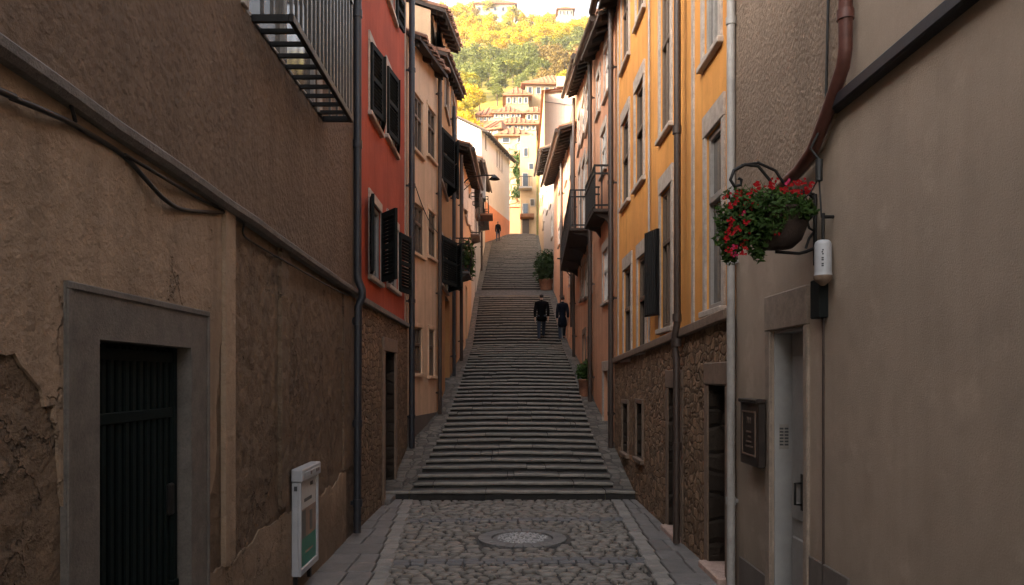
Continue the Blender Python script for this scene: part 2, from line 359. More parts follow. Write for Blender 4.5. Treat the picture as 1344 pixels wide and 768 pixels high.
def window(root, W, h, frame='wood', pane='glass', trim='trim', tw=.11, sill=True, transom=None, mull=1, shut=None, shutmat='shutter', rec=.045, d=0, slats=True, proud=.022, lint=None):
    a, b, z0, z1 = h[:4]; fw = .055; g = d-rec
    f = MB()
    W.box(f, a, a+fw, z0, z1, g-.03, g+.03, .006); W.box(f, b-fw, b, z0, z1, g-.03, g+.03, .006)
    W.box(f, a+fw, b-fw, z0, z0+fw, g-.03, g+.03, .006); W.box(f, a+fw, b-fw, z1-fw, z1, g-.03, g+.03, .006)
    for k in range(1, mull+1):
        m = lerp(a, b, k/(mull+1)); W.box(f, m-.028, m+.028, z0+fw, z1-fw, g-.026, g+.036, .006)
    if transom:
        zt = lerp(z0, z1, transom); W.box(f, a+fw, b-fw, zt-.03, zt+.03, g-.028, g+.044, .006)
    fo = f.build('window', M[frame], root)
    p = MB(); W.box(p, a+fw, b-fw, z0+fw, z1-fw, g-.012, g-.004); p.build('pane', M[pane if pane != 'glass' else R.choice(('glass', 'glass', 'glass', 'curtain', 'darkcurtain'))], fo)
    if trim:
        t = MB(); l = lint or tw*1.3
        W.box(t, a-tw, a-.003, z0, z1, d-.02, d+proud, .005); W.box(t, b+.003, b+tw, z0, z1, d-.02, d+proud, .005); W.box(t, a-tw, b+tw, z1+.003, z1+l, d-.02, d+proud+.004, .005)
        t.build('surround', M[trim], fo)
    if sill:
        t = MB(); W.box(t, a-tw-.02, b+tw+.02, z0-.06, z0-.003, d-.02, d+.055, .008); t.build('sill', M[trim or 'trimdark'], fo)
    for q in (shut or []):
        mb = MB(); w = (b-a)/2 if len(q) < 3 else q[2]
        if q[0] == 'near': leaf_shutter(mb, W, a, 1, z0+.01, z1-.01, w, math.radians(q[1]), d+.03, slats)
        else: leaf_shutter(mb, W, b, -1, z0+.01, z1-.01, w, math.radians(q[1]), d+.03, slats)
        mb.build('shutter', M[shutmat], fo)
    return fo

def roof(root, W, s0, s1, z0, z1, over=.5, depth=5, rise=2.2, mat='tile', pitch_t=.23, rafters=True, gutter=True, th=.07, so=.12):
    k = rise/depth; s0 -= so; s1 += so; mb = MB()
    def P(a, d, up=0): t = (a-s0)/(s1-s0); return W.pt(a, lerp(z0, z1, t) - d*k + up, d)
    top = [P(s0, over), P(s1, over), P(s1, -depth), P(s0, -depth)]; bot = [p - Vector((0, 0, th)) for p in top]
    mb.add(top+bot, [(0,1,2,3),(7,6,5,4),(0,4,5,1),(1,5,6,2),(2,6,7,3),(3,7,4,0)], 1)
    n = max(3, int((s1-s0)/pitch_t))
    for i in range(n):
        a = lerp(s0+.06, s1-.06, (i+.5)/n) + R.uniform(-.012, .012); e = over+.05+R.uniform(-.03, .03)
        prof = [(math.cos(q)*.085, math.sin(q)*.07) for q in [math.pi*j/5 for j in range(6)]]
        segs = [e, e-.4, e-.8, e-1.2, -depth]; u = .0
        for d0, d1 in zip(segs, segs[1:]):
            vs = [P(a+x*1.05, d0, y+.025+.012) for x, y in prof] + [P(a+x*.9, d1-.05, y+.012) for x, y in prof]
            mb.add(vs, [(j, j+1, j+7, j+6) for j in range(5)] + [(0,1,2,3,4,5)], 0, False)
    ro = mb.build('roof', [M[mat], M['rafter']], root)
    if rafters:
        n = max(2, int((s1-s0)/.6))
        for i in range(n):
            m2 = MB(); a = lerp(s0+.15, s1-.15, i/(n-1)); A, B = P(a, over-.06, -th-.05), P(a, -.15, -th-.05)
            m2.obox((A+B)/2, (B-A)/2, W.t*.04, Vector((0, 0, .04))); m2.build('rafter', M['rafter'], ro)
    if gutter:
        m3 = MB(); m3.tube([P(s0, over+.1, -.06), P(s1, over+.1, -.06)], .06, 8); m3.build('gutter', M['pipedark'], ro)
    return ro

def pipe(root, W, s, z0, z1, r, mat, d=.09, name='drainpipe', joints=True, pts=None):
    mb = MB(); P = [W.pt(a, z, d) for a, z in pts] if pts else [W.pt(s, z0, d), W.pt(s, z1, d)]
    mb.tube(P, r, 10)
    if joints:
        z = z0+.7
        while z < z1:
            mb.tube([W.pt(s, z-.03, d), W.pt(s, z+.03, d)], r*1.22, 10); W.box(mb, s-.012, s+.012, z-.015, z+.015, -.01, d); z += 1.9
    return mb.build(name, M[mat], root)

# ------------------------------------------------------------------ street profile
STEPS = []; y, z = 10.6, 0.0
for cnt, r, t in ((1, .112, .30), (9, .076, .31), (12, .076, .38), (12, .090, .68), (19, .13, .40)):
    for _ in range(cnt): STEPS.append((y, z, r, t)); y += t; z += r
RAMP0 = (y, z); RAMP1 = (36.9, z+.62); y, z = RAMP1
STEPS2 = []
R2 = (14.09-z)/48; T2 = (66.5-y)/48
for _ in range(48): STEPS2.append((y, z, R2, T2)); y += T2; z += R2
CREST = (y, z)
PROF = [(-60, -.01), (10.6, 0)] + [(a+t*.5, b+r) for a, b, r, t in STEPS[::4]] + [RAMP0, RAMP1] + [(a+t*.5, b+r) for a, b, r, t in STEPS2[::5]] + [CREST, (90, CREST[1]+.01)]
def gz(y): return interp(PROF, y)
WL = [(-10, -1.65), (8.4, -1.65), (12.6, -1.62), (14.6, -1.3), (21, -1.3), (33, -1.32), (45, -1.38), (60, -1.55), (70, -1.6)]
WR = [(-10, 1.85), (12.6, 1.83), (15.6, 1.84), (22.5, 2.14), (36, 2.35), (50, 2.55), (66, 2.95), (70, 3.0)]
XL = [(10.6, -1.33), (13.4, -1.09), (18, -1.0), (26.5, -1.10), (34.4, -1.12), (39.4, -1.1), (60, -.95), (66.5, -.2)]
XR = [(10.6, 1.57), (13.4, 1.53), (18, 1.68), (26.5, 2.0), (34.4, 2.02), (39.4, 2.08), (66.5, 2.7)]

def build_steps(name, rows, full_first):
    mb = MB(); N = 30
    for k, (y, z, r, t) in enumerate(rows):
        if full_first and k == 0: x0, x1 = interp(WL, y)-.05, interp(WR, y)+.05
        else: x0, x1 = interp(XL, y), interp(XR, y)
        cut = sorted(R.uniform(.06, .94) for _ in range(R.choice((2, 3, 4))))
        ph = R.uniform(0, 50); A = []
        for i in range(N+1):
            u = i/N; x = lerp(x0, x1, u); arch = .022*(1-(2*u-1)**2)
            jz = mnoise.noise(Vector((x*1.7, ph, z)))*.010 + mnoise.noise(Vector((x*7, ph, 3)))*.004
            jy = mnoise.noise(Vector((x*1.3, ph, 9)))*.016 + mnoise.noise(Vector((x*9, ph, 5)))*.004
            yy = y+jy-.04*(1-(2*u-1)**2); zz = z+r+jz+arch
            A.append([(x, yy+.028, z-.09), (x, yy+.028, zz-.055), (x, yy+.002, zz-.04), (x, yy, zz-.016), (x, yy+.014, zz), (x, yy+.045, zz-.001), (x, y+t+.09, z+r+arch*.9-.004)])
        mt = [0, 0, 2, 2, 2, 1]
        ct = [0]+sorted({int(c*N) for c in cut} - {0, N})+[N]
        for c0, c1 in zip(ct, ct[1:]):
            dz = R.uniform(-.007, .006); dy = R.uniform(-.007, .007); B = []
            for i in range(c0, c1+1):
                sx = .004 if i == c0 else -.004 if i == c1 else 0; ch = .012 if i in (c0, c1) and R.random() < .5 else 0
                B += [(q[0]+sx, q[1]+dy+(ch if 1 < j < 5 else 0), q[2]+dz-(ch*.7 if 2 < j < 6 else 0)) for j, q in enumerate(A[i])]
            n_ = c1-c0
            b0 = len(mb.v); mb.v += B
            for i in range(n_):
                for j in range(6):
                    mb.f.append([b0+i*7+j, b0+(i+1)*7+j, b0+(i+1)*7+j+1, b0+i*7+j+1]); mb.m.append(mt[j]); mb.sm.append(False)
        for i in (0, N): mb.add([A[i][0], A[i][1], A[i][3], A[i][4], A[i][6], (A[i][6][0], A[i][6][1], z-.09)], [(0, 1, 2, 3, 4, 5)], 0)
    return tag(mb.build(name, [M['riser'], M['tread'], M['nose']], None, recalc=False), kind='structure', label='long flight of worn grey stone steps climbing between the houses' if full_first else 'upper flight of grey stone steps climbing to the crest', cat='steps')
build_steps('steps', STEPS, True); build_steps('upper_steps', STEPS2, False)
# sloping flanks beside the steps, the cobbled landing, the square on top
def strip(name, ys, xa, xb, zoff, mat, label, nx=5, jit=.012):
    mb = MB(); g = []
    for y in ys:
        row = []
        for i in range(nx+1):
            x = lerp(xa(y), xb(y), i/nx)
            row.append((x, y, gz(y)+zoff+jit*mnoise.noise(Vector((x*3, y*2.1, 1)))+.03*math.sin(math.pi*i/nx)*(nx > 5)))
        g.append(row)
    for a, b in zip(g, g[1:]):
        for i in range(nx): mb.add([a[i], a[i+1], b[i+1], b[i]], [(0, 1, 2, 3)])
    # closing skirt on the front
    return tag(mb.build(name, M[mat], None, recalc=False), label, None, None, 'structure')
ysA = [10.75+.3*i for i in range(80)] + [34.6]
strip('paved_flank', ysA, lambda y: interp(WL, y)-.12, lambda y: interp(XL, y)+.015, -.005, 'flank', 'sloping stone paving between the steps and the houses')
strip('paved_flank', ysA, lambda y: interp(XR, y)-.015, lambda y: interp(WR, y)+.12, -.005, 'flank', 'sloping stone paving between the steps and the salmon houses')
ysB = [36.8+.6*i for i in range(50)]
strip('paved_flank', ysB, lambda y: interp(WL, y)-.12, lambda y: interp(XL, y)+.015, .0, 'flank', 'upper sloping paving below the white house')
strip('paved_flank', ysB, lambda y: interp(XR, y)-.015, lambda y: interp(WR, y)+.15, .0, 'flank', 'upper sloping paving along the tall yellow house')
strip('cobbled_landing', [34.3+.33*i for i in range(9)], lambda y: interp(WL, y)-.1, lambda y: interp(WR, y)+.1, .015, 'ramp', 'pale cobbled landing between the two flights', 12)
strip('square', [66.2+.8*i for i in range(12)], lambda y: -6, lambda y: 9, -.03, 'ramp', 'paved square at the top of the steps', 12)

# terrain
HP = [(-60, -.3), (10, -.3), (26, 1.9), (34, 4.4), (40, 5.9), (66, 13.0), (72, 13.6), (78, 19.5), (90, 28), (110, 36.5), (120, 42), (150, 58.5), (220, 97), (285, 133), (300, 137), (330, 130), (430, 90)]
def hill(x, y):
    h = interp(HP, y)
    if y > 75:
        k = min(1, (y-75)/120); h += k*(7*mnoise.noise(Vector((x*.012, y*.012, 2))) + 3*mnoise.noise(Vector((x*.04, y*.04, 7)))) - k*max(0, x-22)*.13 - k*max(0, -x-30)*.05
    return h
mb = MB(); xs = [-300, -240, -190, -150, -120] + [-100+6*i for i in range(34)] + [120, 150, 190, 240, 300]
ysT = [-60, -40, -20, 0, 10, 18, 26, 30, 34, 40, 48, 56, 66, 70, 74, 78] + [84+6*i for i in range(46)] + [380, 430]
for y0, y1 in zip(ysT, ysT[1:]):
    for x0, x1 in zip(xs, xs[1:]):
        mb.quad((x0, y0, hill(x0, y0)), (x1, y0, hill(x1, y0)), (x1, y1, hill(x1, y1)), (x0, y1, hill(x0, y1)))
tag(mb.build('terrain', M['soil'], None, recalc=False), 'ground rising into the wooded hillside above the town', kind='structure')

# cobbled street: one stone at a time, in one sheet
mb = MB(); mb.quad((-1.8, -10, -.028), (2.0, -10, -.028), (2.0, 10.75, -.028), (-1.8, 10.75, -.028), 1)
MH = Vector((.19, 8.1, 0)); MHR = .47
def xls(y): return lerp(-1.14, -1.42, (y-6.5)/4.1)
def xrs(y): return lerp(1.42, 1.64, (y-6.5)/4.1)
def stone_poly(poly, h, mat=0, inset=.018):
    c = sum((Vector(p) for p in poly), Vector((0, 0, 0)))/len(poly); n = len(poly)
    low = [(p[0], p[1], -.03) for p in poly]
    mid = [(lerp(p[0], c.x, .05), lerp(p[1], c.y, .05), h-.010) for p in poly]
    top = [(lerp(p[0], c.x, .16), lerp(p[1], c.y, .16), h) for p in poly]
    vs = low + mid + top
    fs = [(i, (i+1) % n, n+(i+1) % n, n+i) for i in range(n)] + [(n+i, n+(i+1) % n, 2*n+(i+1) % n, 2*n+i) for i in range(n)] + [tuple(range(2*n, 3*n))]
    mb.add(vs, fs, mat, True)
BANDS = (9.1, 7.05, 5.0, 3.0, 1.0)
y = 1.0; row = 0
while y < 10.55:
    dy = R.uniform(.07, .105)
    if any(abs(y+dy/2-b) < .13 for b in BANDS): y += .02; continue
    x = xls(y)+.16 - R.uniform(0, .1); xe = xrs(y)-.17
    while x < xe:
        w = R.choice((R.uniform(.07, .13), R.uniform(.11, .19))); w = min(w, xe-x+.02)
        cx, cy = x+w/2, y+dy/2
        bow = lambda xx: .05*math.sin(xx*1.3+.5)+.018*mnoise.noise(Vector((xx*2.6, row*.7, 0)))
        if (Vector((cx, cy+bow(cx), 0))-MH).length > MHR+.07 and w > .05:
            g = .009; q = []
            x0, x1, y0, y1 = x+g, x+w-g, y+g*.8, y+dy-g*.8; c = .022
            for px_, py_ in ((x0+c, y0), (cx, y0-.006), (x1-c, y0), (x1, y0+c), (x1, y1-c), (x1-c, y1), (cx, y1+.006), (x0+c, y1), (x0, y1-c), (x0, y0+c)):
                q.append((px_+R.uniform(-.008, .008), py_+bow(px_)+R.uniform(-.006, .006), 0))
            stone_poly(q, R.uniform(-.012, .003) if R.random() < .92 else -.018)
        x += w
    y += dy; row += 1
tag(mb.build('cobbled_street', [M['cobble'], M['mortar']], None, recalc=False), 'grey cobbled street at the foot of the steps', kind='structure')
# setts bands, pavements, border stones
mb = MB()
for b in BANDS:
    for r_ in (-.055, .055):
        x = xls(b)+.14
        while x < xrs(b)-.16:
            w = R.uniform(.13, .2); cy = b+r_+.05*math.sin(x*1.3+.5)
            mb.box((x+w/2, cy, -.02+R.uniform(-.004, .004)), (w-.012, .098, .04), .008); x += w
tag(mb.build('sett_band', M['band'], None), 'darker stone bands crossing the cobbles', kind='structure')
def pavement(edge, wall, side, label):
    mb = MB(); y = -2.0
    while y < 10.55:
        l = R.uniform(.32, .5); l = min(l, 10.58-y) if y+l > 10.4 else l
        a, b = sorted((edge(y+l/2), wall(y+l/2)))
        parts = [a, lerp(a, b, R.uniform(.4, .6)), b] if R.random() < .75 else [a, b]
        for p, q in zip(parts, parts[1:]):
            mb.box(((p+q)/2, y+l/2, -.02+R.uniform(-.004, .005)), (q-p-.010, l-.010, .05), .008)
        # border stone
        e = edge(y+l/2); s = 1 if side == 'L' else -1
        for h_ in (0, 1):
            mb.box((e+s*.08, y+l*(.25+.5*h_), -.021+R.uniform(-.004, .005)), (.145, l/2-.012, .05), .010, 1)
        y += l
    return tag(mb.build('pavement', [M['slab'], M['border']], None), label, kind='structure')
pavement(xls, lambda y: -1.66, 'L', 'grey slab pavement along the brown house')
pavement(xrs, lambda y: 1.86, 'R', 'grey slab pavement along the orange house')

# manhole cover
mh = MB()
n = 28
for i in range(n):
    a0, a1 = 2*math.pi*(i+.05)/n, 2*math.pi*(i+.95)/n
    q = [(MH.x+r*math.cos(a), MH.y+r*math.sin(a)) for r, a in ((.33, a0), (.33, a1), (MHR, a1), (MHR, a0))]
    mh.prism([(x, y, -.03) for x, y in q], (0, 0, .026), 0)
mh.lathe([(0, -.009), (.30, -.009), (.318, -.02)], MH, 40, 0)
for i in range(320):
    r = .27*math.sqrt(R.random()); a = R.uniform(0, 2*math.pi); c = (MH.x+r*math.cos(a), MH.y+r*math.sin(a), -.009)
    mh.lathe([(.011, 0), (.009, .006), (.0, .008)], c, 6, 1)
tag(mh.build('manhole_cover', [M['cover'], M['pebble']], None), 'round stone manhole cover with pale pebble centre set in the cobbles', 'manhole cover')

# ------------------------------------------------------------------ LEFT: brown house
W = Wall((-1.65, -9), (-1.65, 8.38), 'L'); S = lambda Y: Y+9
root = empty('brown_house', (-1.65, 4, 0), 'old dark brown rough-plastered house with a grey stone doorway and gate', 'house')
LED = lambda s: 2.77-.0255*(W.y_(s)-2.49)
gd = (S(3.06), S(3.97), -.1, 1.86)      # gate opening
facade('lower_wall', root, W, 0, W.L, -.4, LED(0), LED(W.L), [gd], M['brownexp'], 0, .2, depth=7)
facade('upper_wall', root, W, 0, W.L, LED(0)-.02, 6.7, 6.7, [(S(4.78), S(6.6), 4.0, 6.4)], M['brown'], .03, .25, depth=7, ridge=4.6, zb1=LED(W.L)-.02)  # unseen roof: low eave lets sky in, steep ridge shaped to block sun
# plaster skins left on the lower wall
def skin(root, W, poly, mat, d0, d1, name='plaster'):
    pts = []
    n = len(poly)
    for i in range(n):
        (a, z), (b, w) = poly[i][:2], poly[(i+1) % n][:2]; L = math.hypot(b-a, w-z); k = max(1, int(L/.045))
        rag = poly[i][2] if len(poly[i]) > 2 else 0
        for j in range(k):
            t = j/k; sa, za = lerp(a, b, t), lerp(z, w, t); nx, nz = (w-z)/max(L, 1e-6), -(b-a)/max(L, 1e-6)
            o = rag*(mnoise.noise(Vector((sa*4, za*4, 1)))*1.2+mnoise.noise(Vector((sa*15, za*15, 5)))*.5)*(1 if 0 < j else 0)
            pts.append((sa+nx*o, za+nz*o))
    mb = MB(); mb.prism([W.pt(a, z, d0) for a, z in pts], W.n*(d1-d0)); return mb.build(name, M[mat], root)
def polyfix(p): return [q if len(q) > 2 else (*q, 0) for q in p]
fa = [(p if len(p) == 3 else (*p, 0)) for p in
      [(S(1.2), 1.82, .05), (S(2.55), 1.78, .08), (S(2.78), 1.6, .05), (S(2.86), 1.0, .03), (S(2.86), .3, .02), (S(2.90), .3), (S(2.90), 2.0), (S(4.16), 2.0), (S(4.16), .95, .03), (S(4.32), 1.15, .05), (S(4.40), 1.9, .03), (S(4.56), 1.75), (S(4.60), LED(S(4.6))-.03), (S(1.2), LED(S(1.2))-.03)]]
mbp = skin(root, W, [(q[0], q[1]) if not q[2] else q for q in fa], 'brownlow', -.01, .012)
skin(root, W, [(S(4.16), -.2), (S(7.9), -.2), (S(7.9), .72, .06), (S(6.2), .62, .06), (S(5.1), .68, .05), (S(4.6), .55, .06), (S(4.16), .6)], 'brownlow', -.01, .010)
skin(root, W, [(S(4.42), .6, .02), (S(4.58), .62), (S(4.58), LED(S(4.6))-.03), (S(4.42), LED(S(4.42))-.03)], 'brownlow', .004, .035, 'pilaster')
skin(root, W, [(S(5.55), .74, .02), (S(5.72), .74), (S(5.72), 2.66), (S(5.55), 2.66)], 'brownexp', -.01, .03, 'pilaster')
skin(root, W, [(S(7.75), .75, .02), (S(8.36), .75), (S(8.36), 2.55), (S(7.75), 2.55, .02)], 'brownexp', -.01, .018, 'pilaster')
skin(root, W, [(S(2.55), -.2), (S(2.84), -.2), (S(2.84), .52, .02), (S(2.55), .55, .03)], 'greystone', -.01, .02, 'repair_patch')
# ledge
mb = MB(); nseg = 40; pr = [(-.03, -.05), (.03, -.05), (.055, -.03), (.06, .0), (.04, .018), (-.03, .045)]; G = []
for i in range(nseg+1):
    s = lerp(0, W.L-.02, i/nseg); j = .008*mnoise.noise(Vector((s*3, 0, 0)))
    G.append([W.pt(s, LED(s)+z+j, d+j+.02) for d, z in pr])
for a, b in zip(G, G[1:]):
    for j in range(6): mb.add([a[j], a[(j+1) % 6], b[(j+1) % 6], b[j]], [(0, 1, 2, 3)])
mb.add(G[-1], [(0, 1, 2, 3, 4, 5)]); mb.build('ledge', M['ledge'], root, recalc=True)
# stone door case and the gate
fr = MB(); fw = .26
e0, e1, e2, e3 = gd[0]-fw+.03, gd[0]+.006, gd[1]-.006, gd[1]+fw-.03
fr.prism([W.pt(a, z, -.15) for a, z in ((e0, -.2), (e1, -.2), (e1, 1.852), (e2, 1.852), (e2, -.2), (e3, -.2), (e3, 2.06), (e0, 2.06))], W.n*.172)
W.box(fr, e0, e0+.03, -.2, 2.03, .02, .03, .004); W.box(fr, e3-.03, e3, -.2, 2.03, .02, .03, .004); W.box(fr, e0, e3, 2.0301, 2.06, .02, .03, .004)
fo = fr.build('door_surround', M['greystone'], root)
gt = MB(); g0, g1 = gd[0]+.02, gd[1]-.02
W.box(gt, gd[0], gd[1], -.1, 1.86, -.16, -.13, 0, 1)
nb = 13
for i in range(nb):
    s = lerp(g0+.03, g1-.03, i/(nb-1)); W.box(gt, s-.02, s+.02, .05, 1.84, -.085, -.055, .006)
for zz in (.12, .62, 1.52, 1.80): W.box(gt, g0, g1, zz-.025, zz+.025, -.095, -.05, .004)
W.box(gt, g1-.06, g1, .45, .66, -.10, -.035, .006)
W.box(gt, g0, g0+.045, .03, 1.85, -.095, -.045, .005); W.box(gt, g1-.045, g1, .03, 1.85, -.095, -.045, .005)
gate = gt.build('gate', [M['green'], M['void']], root)
h = MB(); W.box(h, g1-.11, g1-.05, 1.0, 1.16, -.06, -.035, .008); h.build('lock_plate', M['iron'], gate)
# balcony of the brown house
bs0, bs1, bz, bp = S(4.88), S(6.82), 3.98, .30
b = MB()
for zz in (0,):
    W.box(b, bs0, bs1, bz, bz+.035, .0, .03); W.box(b, bs0, bs1, bz-.005, bz+.05, bp-.035, bp, .004)
    W.box(b, bs0, bs0+.035, bz, bz+.045, .03, bp-.035); W.box(b, bs1-.035, bs1, bz, bz+.045, .03, bp-.035)
for i in range(1, 10):
    s = lerp(bs0, bs1, i/10); W.box(b, s-.014, s+.014, bz+.008, bz+.036, .03, bp-.035)
bo = b.build('balcony', M['iron'], root)
f = MB()
for i in range(12): s = lerp(bs0+.1, bs1-.1, i/11); W.box(f, s-.05, s+.05, bz+.036, bz+.046, .03, bp-.035)

r_ = MB(); N = 17
for i in range(N): s = lerp(bs0+.02, bs1-.02, i/(N-1)); W.box(r_, s-.011, s+.011, bz+.05, bz+1.05, bp-.03, bp-.008, .003)
W.box(r_, bs0, bs1, bz+1.05, bz+1.09, bp-.045, bp, .005)
for s in (bs0+.018, bs1-.018):
    W.box(r_, s-.018, s+.018, bz+1.05, bz+1.09, .03, bp-.045)
    for k in range(1, 4): d = lerp(.03, bp-.02, k/4); W.box(r_, s-.01, s+.01, bz+.045, bz+1.05, d-.01, d+.01)
r_.build('railing', M['steel'], bo)
window(root, W, (S(4.78), S(6.6), 4.0, 6.4), 'greywood', 'curtain', 'trim', .1, False, None, 1, d=.03)
# drainpipe between the brown and the red house
mb = MB(); sp = S(8.18)
mb.tube([W.pt(sp, 6.7, .075), W.pt(sp, 2.80, .075), W.pt(sp, 2.74, .08), W.pt(sp+.01, 2.64, .12), W.pt(sp+.01, 2.56, .125), W.pt(sp, 2.46, .08), W.pt(sp, .03, .07)], .042, 12)
for zz in (2.3, 1.2, .35, 4.2, 5.6): mb.tube([W.pt(sp, zz-.04, .073), W.pt(sp, zz+.04, .073)], .052, 10); W.box(mb, sp-.015, sp+.015, zz-.02, zz+.02, -.01, .1)
mb.build('drainpipe', M['pipeblack'], root)
# loose cables along the ledge
cb = MB()
def cable(pts, r=.011, d=.03):
    P = [W.pt(W.s_(x), W.z_(x, y), d+.015*math.sin(i*1.7)) for i, (x, y) in enumerate(pts)]
    Q = []
    for i in range(len(P)-1):
        for k in range(6):
            p0, p1, p2, p3 = P[max(i-1, 0)], P[i], P[i+1], P[min(i+2, len(P)-1)]; t = k/6
            Q.append(.5*((2*p1)+(p2-p0)*t+(2*p0-5*p1+4*p2-p3)*t*t+(3*p1-p0-3*p2+p3)*t**3))
    cb.tube(Q+[P[-1]], r, 6)
cable([(2, 128), (40, 145), (90, 165), (155, 203), (180, 235), (205, 262), (240, 276), (296, 279)])
cable([(60, 100), (72, 122), (90, 160)], .008); cable([(155, 203), (200, 232), (250, 258), (296, 279)], .008)
cable([(-60, 100), (2, 128)], .012); cable([(300, 281), (310, 292), (314, 308), (335, 322), (380, 350), (430, 378), (455, 388)], .007)
tag(cb.build('cable', M['cable'], None), 'sagging black cables running below the ledge of the brown house', 'cable')
# white notice box on the wall
W2 = Wall((-1.65, 0), (-1.65, 9), 'L')
nb_ = empty('notice_box', (-1.6, 6.1, .15), 'dirty white metal notice box with a green and tan poster on the brown wall', 'notice box')
b = MB(); a0, a1, z0, z1, dp = 5.86, 6.42, .16, .99, .085
W2.box(b, a0, a1, z0, z1-.1, .012, dp-.02, .006); W2.box(b, a0, a0+.03, z0, z1-.1, dp-.021, dp, .004); W2.box(b, a1-.03, a1, z0, z1-.1, dp-.021, dp, .004); W2.box(b, a0+.03, a1-.03, z0, z0+.05, dp-.021, dp, .004)
b.build('case', M['boxwhite'], nb_)
b = MB(); W2.box(b, a0-.012, a1+.012, z1-.1, z1, .012, dp+.016, .008); W2.box(b, a0+.05, a1-.05, z1-.075, z1-.03, dp+.012, dp+.02, .003); lid = b.build('lid', M['boxwhite'], nb_)
b = MB()
for k in (0.12, .3, .36): W2.box(b, a0+.1+k, a0+.14+k, z1-.066, z1-.04, dp+.019, dp+.022)
b.build('lettering', M['rustline'], lid)
b = MB(); pz = [(z0+.05, z0+.27, 0), (z0+.27, z0+.50, 1), (z0+.50, z1-.1, 2)]
names = [M['postergreen'], M['postertan'], M['poster'], M['postergrey'], M['ink']]
for q0, q1, m in pz: W2.box(b, a0+.03, a1-.03, q0, q1, dp-.02, dp-.016, 0, m)
W2.box(b, a0+.03, a0+.2, z0+.27, z0+.49, dp-.018, dp-.0145, 0, 3); W2.box(b, a0+.33, a0+.41, z0+.3, z0+.46, dp-.018, dp-.0142, 0, 3)
for i in range(7): W2.box(b, a0+.16+.034*i, a0+.184+.034*i, z0+.55, z0+.577, dp-.018, dp-.0145, 0, 4)
for i in range(3): W2.box(b, a0+.34+.03*i, a0+.362+.03*i, z0+.66, z0+.69, dp-.018, dp-.0145, 0, 4)
for i in range(6): W2.box(b, a0+.2+.04*i, a0+.226+.04*i, z0+.14, z0+.158, dp-.018, dp-.0145, 0, 1)
b.build('poster', names, nb_)
b = MB(); W2.box(b, a0+.015, a0+.05, z1-.16, z1-.12, 0, 0); b = MB(); b.obox(W2.pt(a0-.002, z1-.15, .045), W2.t*.004, W2.n*.012, Vector((0, 0, .018))); b.build('lock', M['ink'], nb_)
for q in (a0+.05, a1-.09): b = MB(); W2.box(b, q, q+.04, z0-.12, z0, .0, .04); b.build('bracket', M['iron'], nb_)

# ------------------------------------------------------------------ red house
W = Wall((-1.65, 8.40), (-1.62, 12.58), 'L')
root = empty('red_house', (-1.64, 10, 0), 'red plastered house with black shutters above a brown rubble base', 'house')
bz0, bz1 = 2.56, 2.52
def wrect(x0, x1, y0, y1): return W.rect(x0, x1, y0, y1)
hs = [wrect(484, 499, 72, 160), wrect(506, 520, 103, 190), wrect(484, 499, 270, 366), wrect(508, 522, 295, 378), wrect(507, 518, -32, 12)]
facade('wall', root, W, 0, W.L, 2.5, 8.4, 8.4, hs[:5], M['red'], .0, .2, depth=6, ridge=4)  # out-of-view roof pitched steeply to keep sun off the fronts opposite
dr = (W.s_(502), W.s_(515.5), -.1, 2.05)
facade('stone_base', root, W, 0, W.L, -.3, bz0, bz1, [dr], M['rubblered'], .02, .3, depth=6, lining='shadestone')
mb = MB(); W.bar(mb, (0.01, bz0+.02), (W.L-.01, bz1+.02), .07, -.02, .07, 0, .008); mb.build('string_course', M['ledge'], root)
shs = [[('near', 9), ('far', 14)], [('near', 8), ('far', 10)], [('near', 166, .3), ('far', 34, .42)], [('near', 160, .26), ('far', 168, .5)], [('far', 172, .4)], [('far', 170, .4)]]
for h, sh in zip(hs, shs): window(root, W, h, 'greywood', 'glass', 'trim', .045, True, None, 1, sh, proud=.02, lint=.12)
t = MB(); W.box(t, dr[0]-.16, dr[0]-.004, -.2, 2.05, -.1, .045, .008); W.box(t, dr[1]+.004, dr[1]+.16, -.2, 2.05, -.1, .045, .008); W.box(t, dr[0]-.16, dr[1]+.16, 2.05, 2.24, -.1, .05, .008)
so = t.build('door_surround', M['trimdark'], root)
t = MB(); W.box(t, dr[0]-.1, dr[1]+.1, -.08, .07, -.2, .12, .01); t.build('doorstep', M['ledge'], so)
t = MB(); W.box(t, dr[0], dr[1], 0, 2.05, -.26, -.22)
for i in range(2):
    for zz in (.2, 1.1): a = lerp(dr[0], dr[1], .08+.5*i); W.box(t, a, a+(dr[1]-dr[0])*.36, zz, zz+.7, -.222, -.205, .006)
t.build('door', M['shutterbrown'], root)
pipe(root, W, W.L-.05, .35, 8.35, .05, 'pipeblack', .1)
mb = MB(); W.box(mb, W.L-.22, W.L-.14, 2.6, 8.35, -.01, .012); mb.build('corner_strip', M['trim'], root)

# ------------------------------------------------------------------ peach house
W = Wall((-1.60, 12.60), (-1.30, 14.6), 'L')
root = empty('peach_house', (-1.5, 14, .4), 'pale peach house with a low tiled eave and dark wooden windows', 'house')
r2 = lambda *a: W.rect(*a)
hs = [r2(543, 554, 128, 200), r2(561, 571, 145, 208), r2(543, 555, 270, 334), r2(562, 571, 279, 338), r2(543.5, 553, 430, 490), r2(562.5, 569.5, 433, 493)]
facade('wall', root, W, 0, W.L, 1.02, 7.35, 7.50, hs, M['cream'], 0, .18, depth=4.2, ridge=1.9)
facade('plinth', root, W, 0, W.L, -.4, 1.03, 1.03, [], M['greybase'], .012, .1, depth=4)
for h in hs: window(root, W, h, 'wood', 'glass', 'cream', .06, True, .62, 1, rec=.04, proud=.015)
roof(root, W, 0, W.L, 7.42, 7.58, .22, 4.2, 1.9, so=.02, gutter=False)
pipe(root, W, W.L-.06, .7, 7.4, .04, 'pipedark', .08)
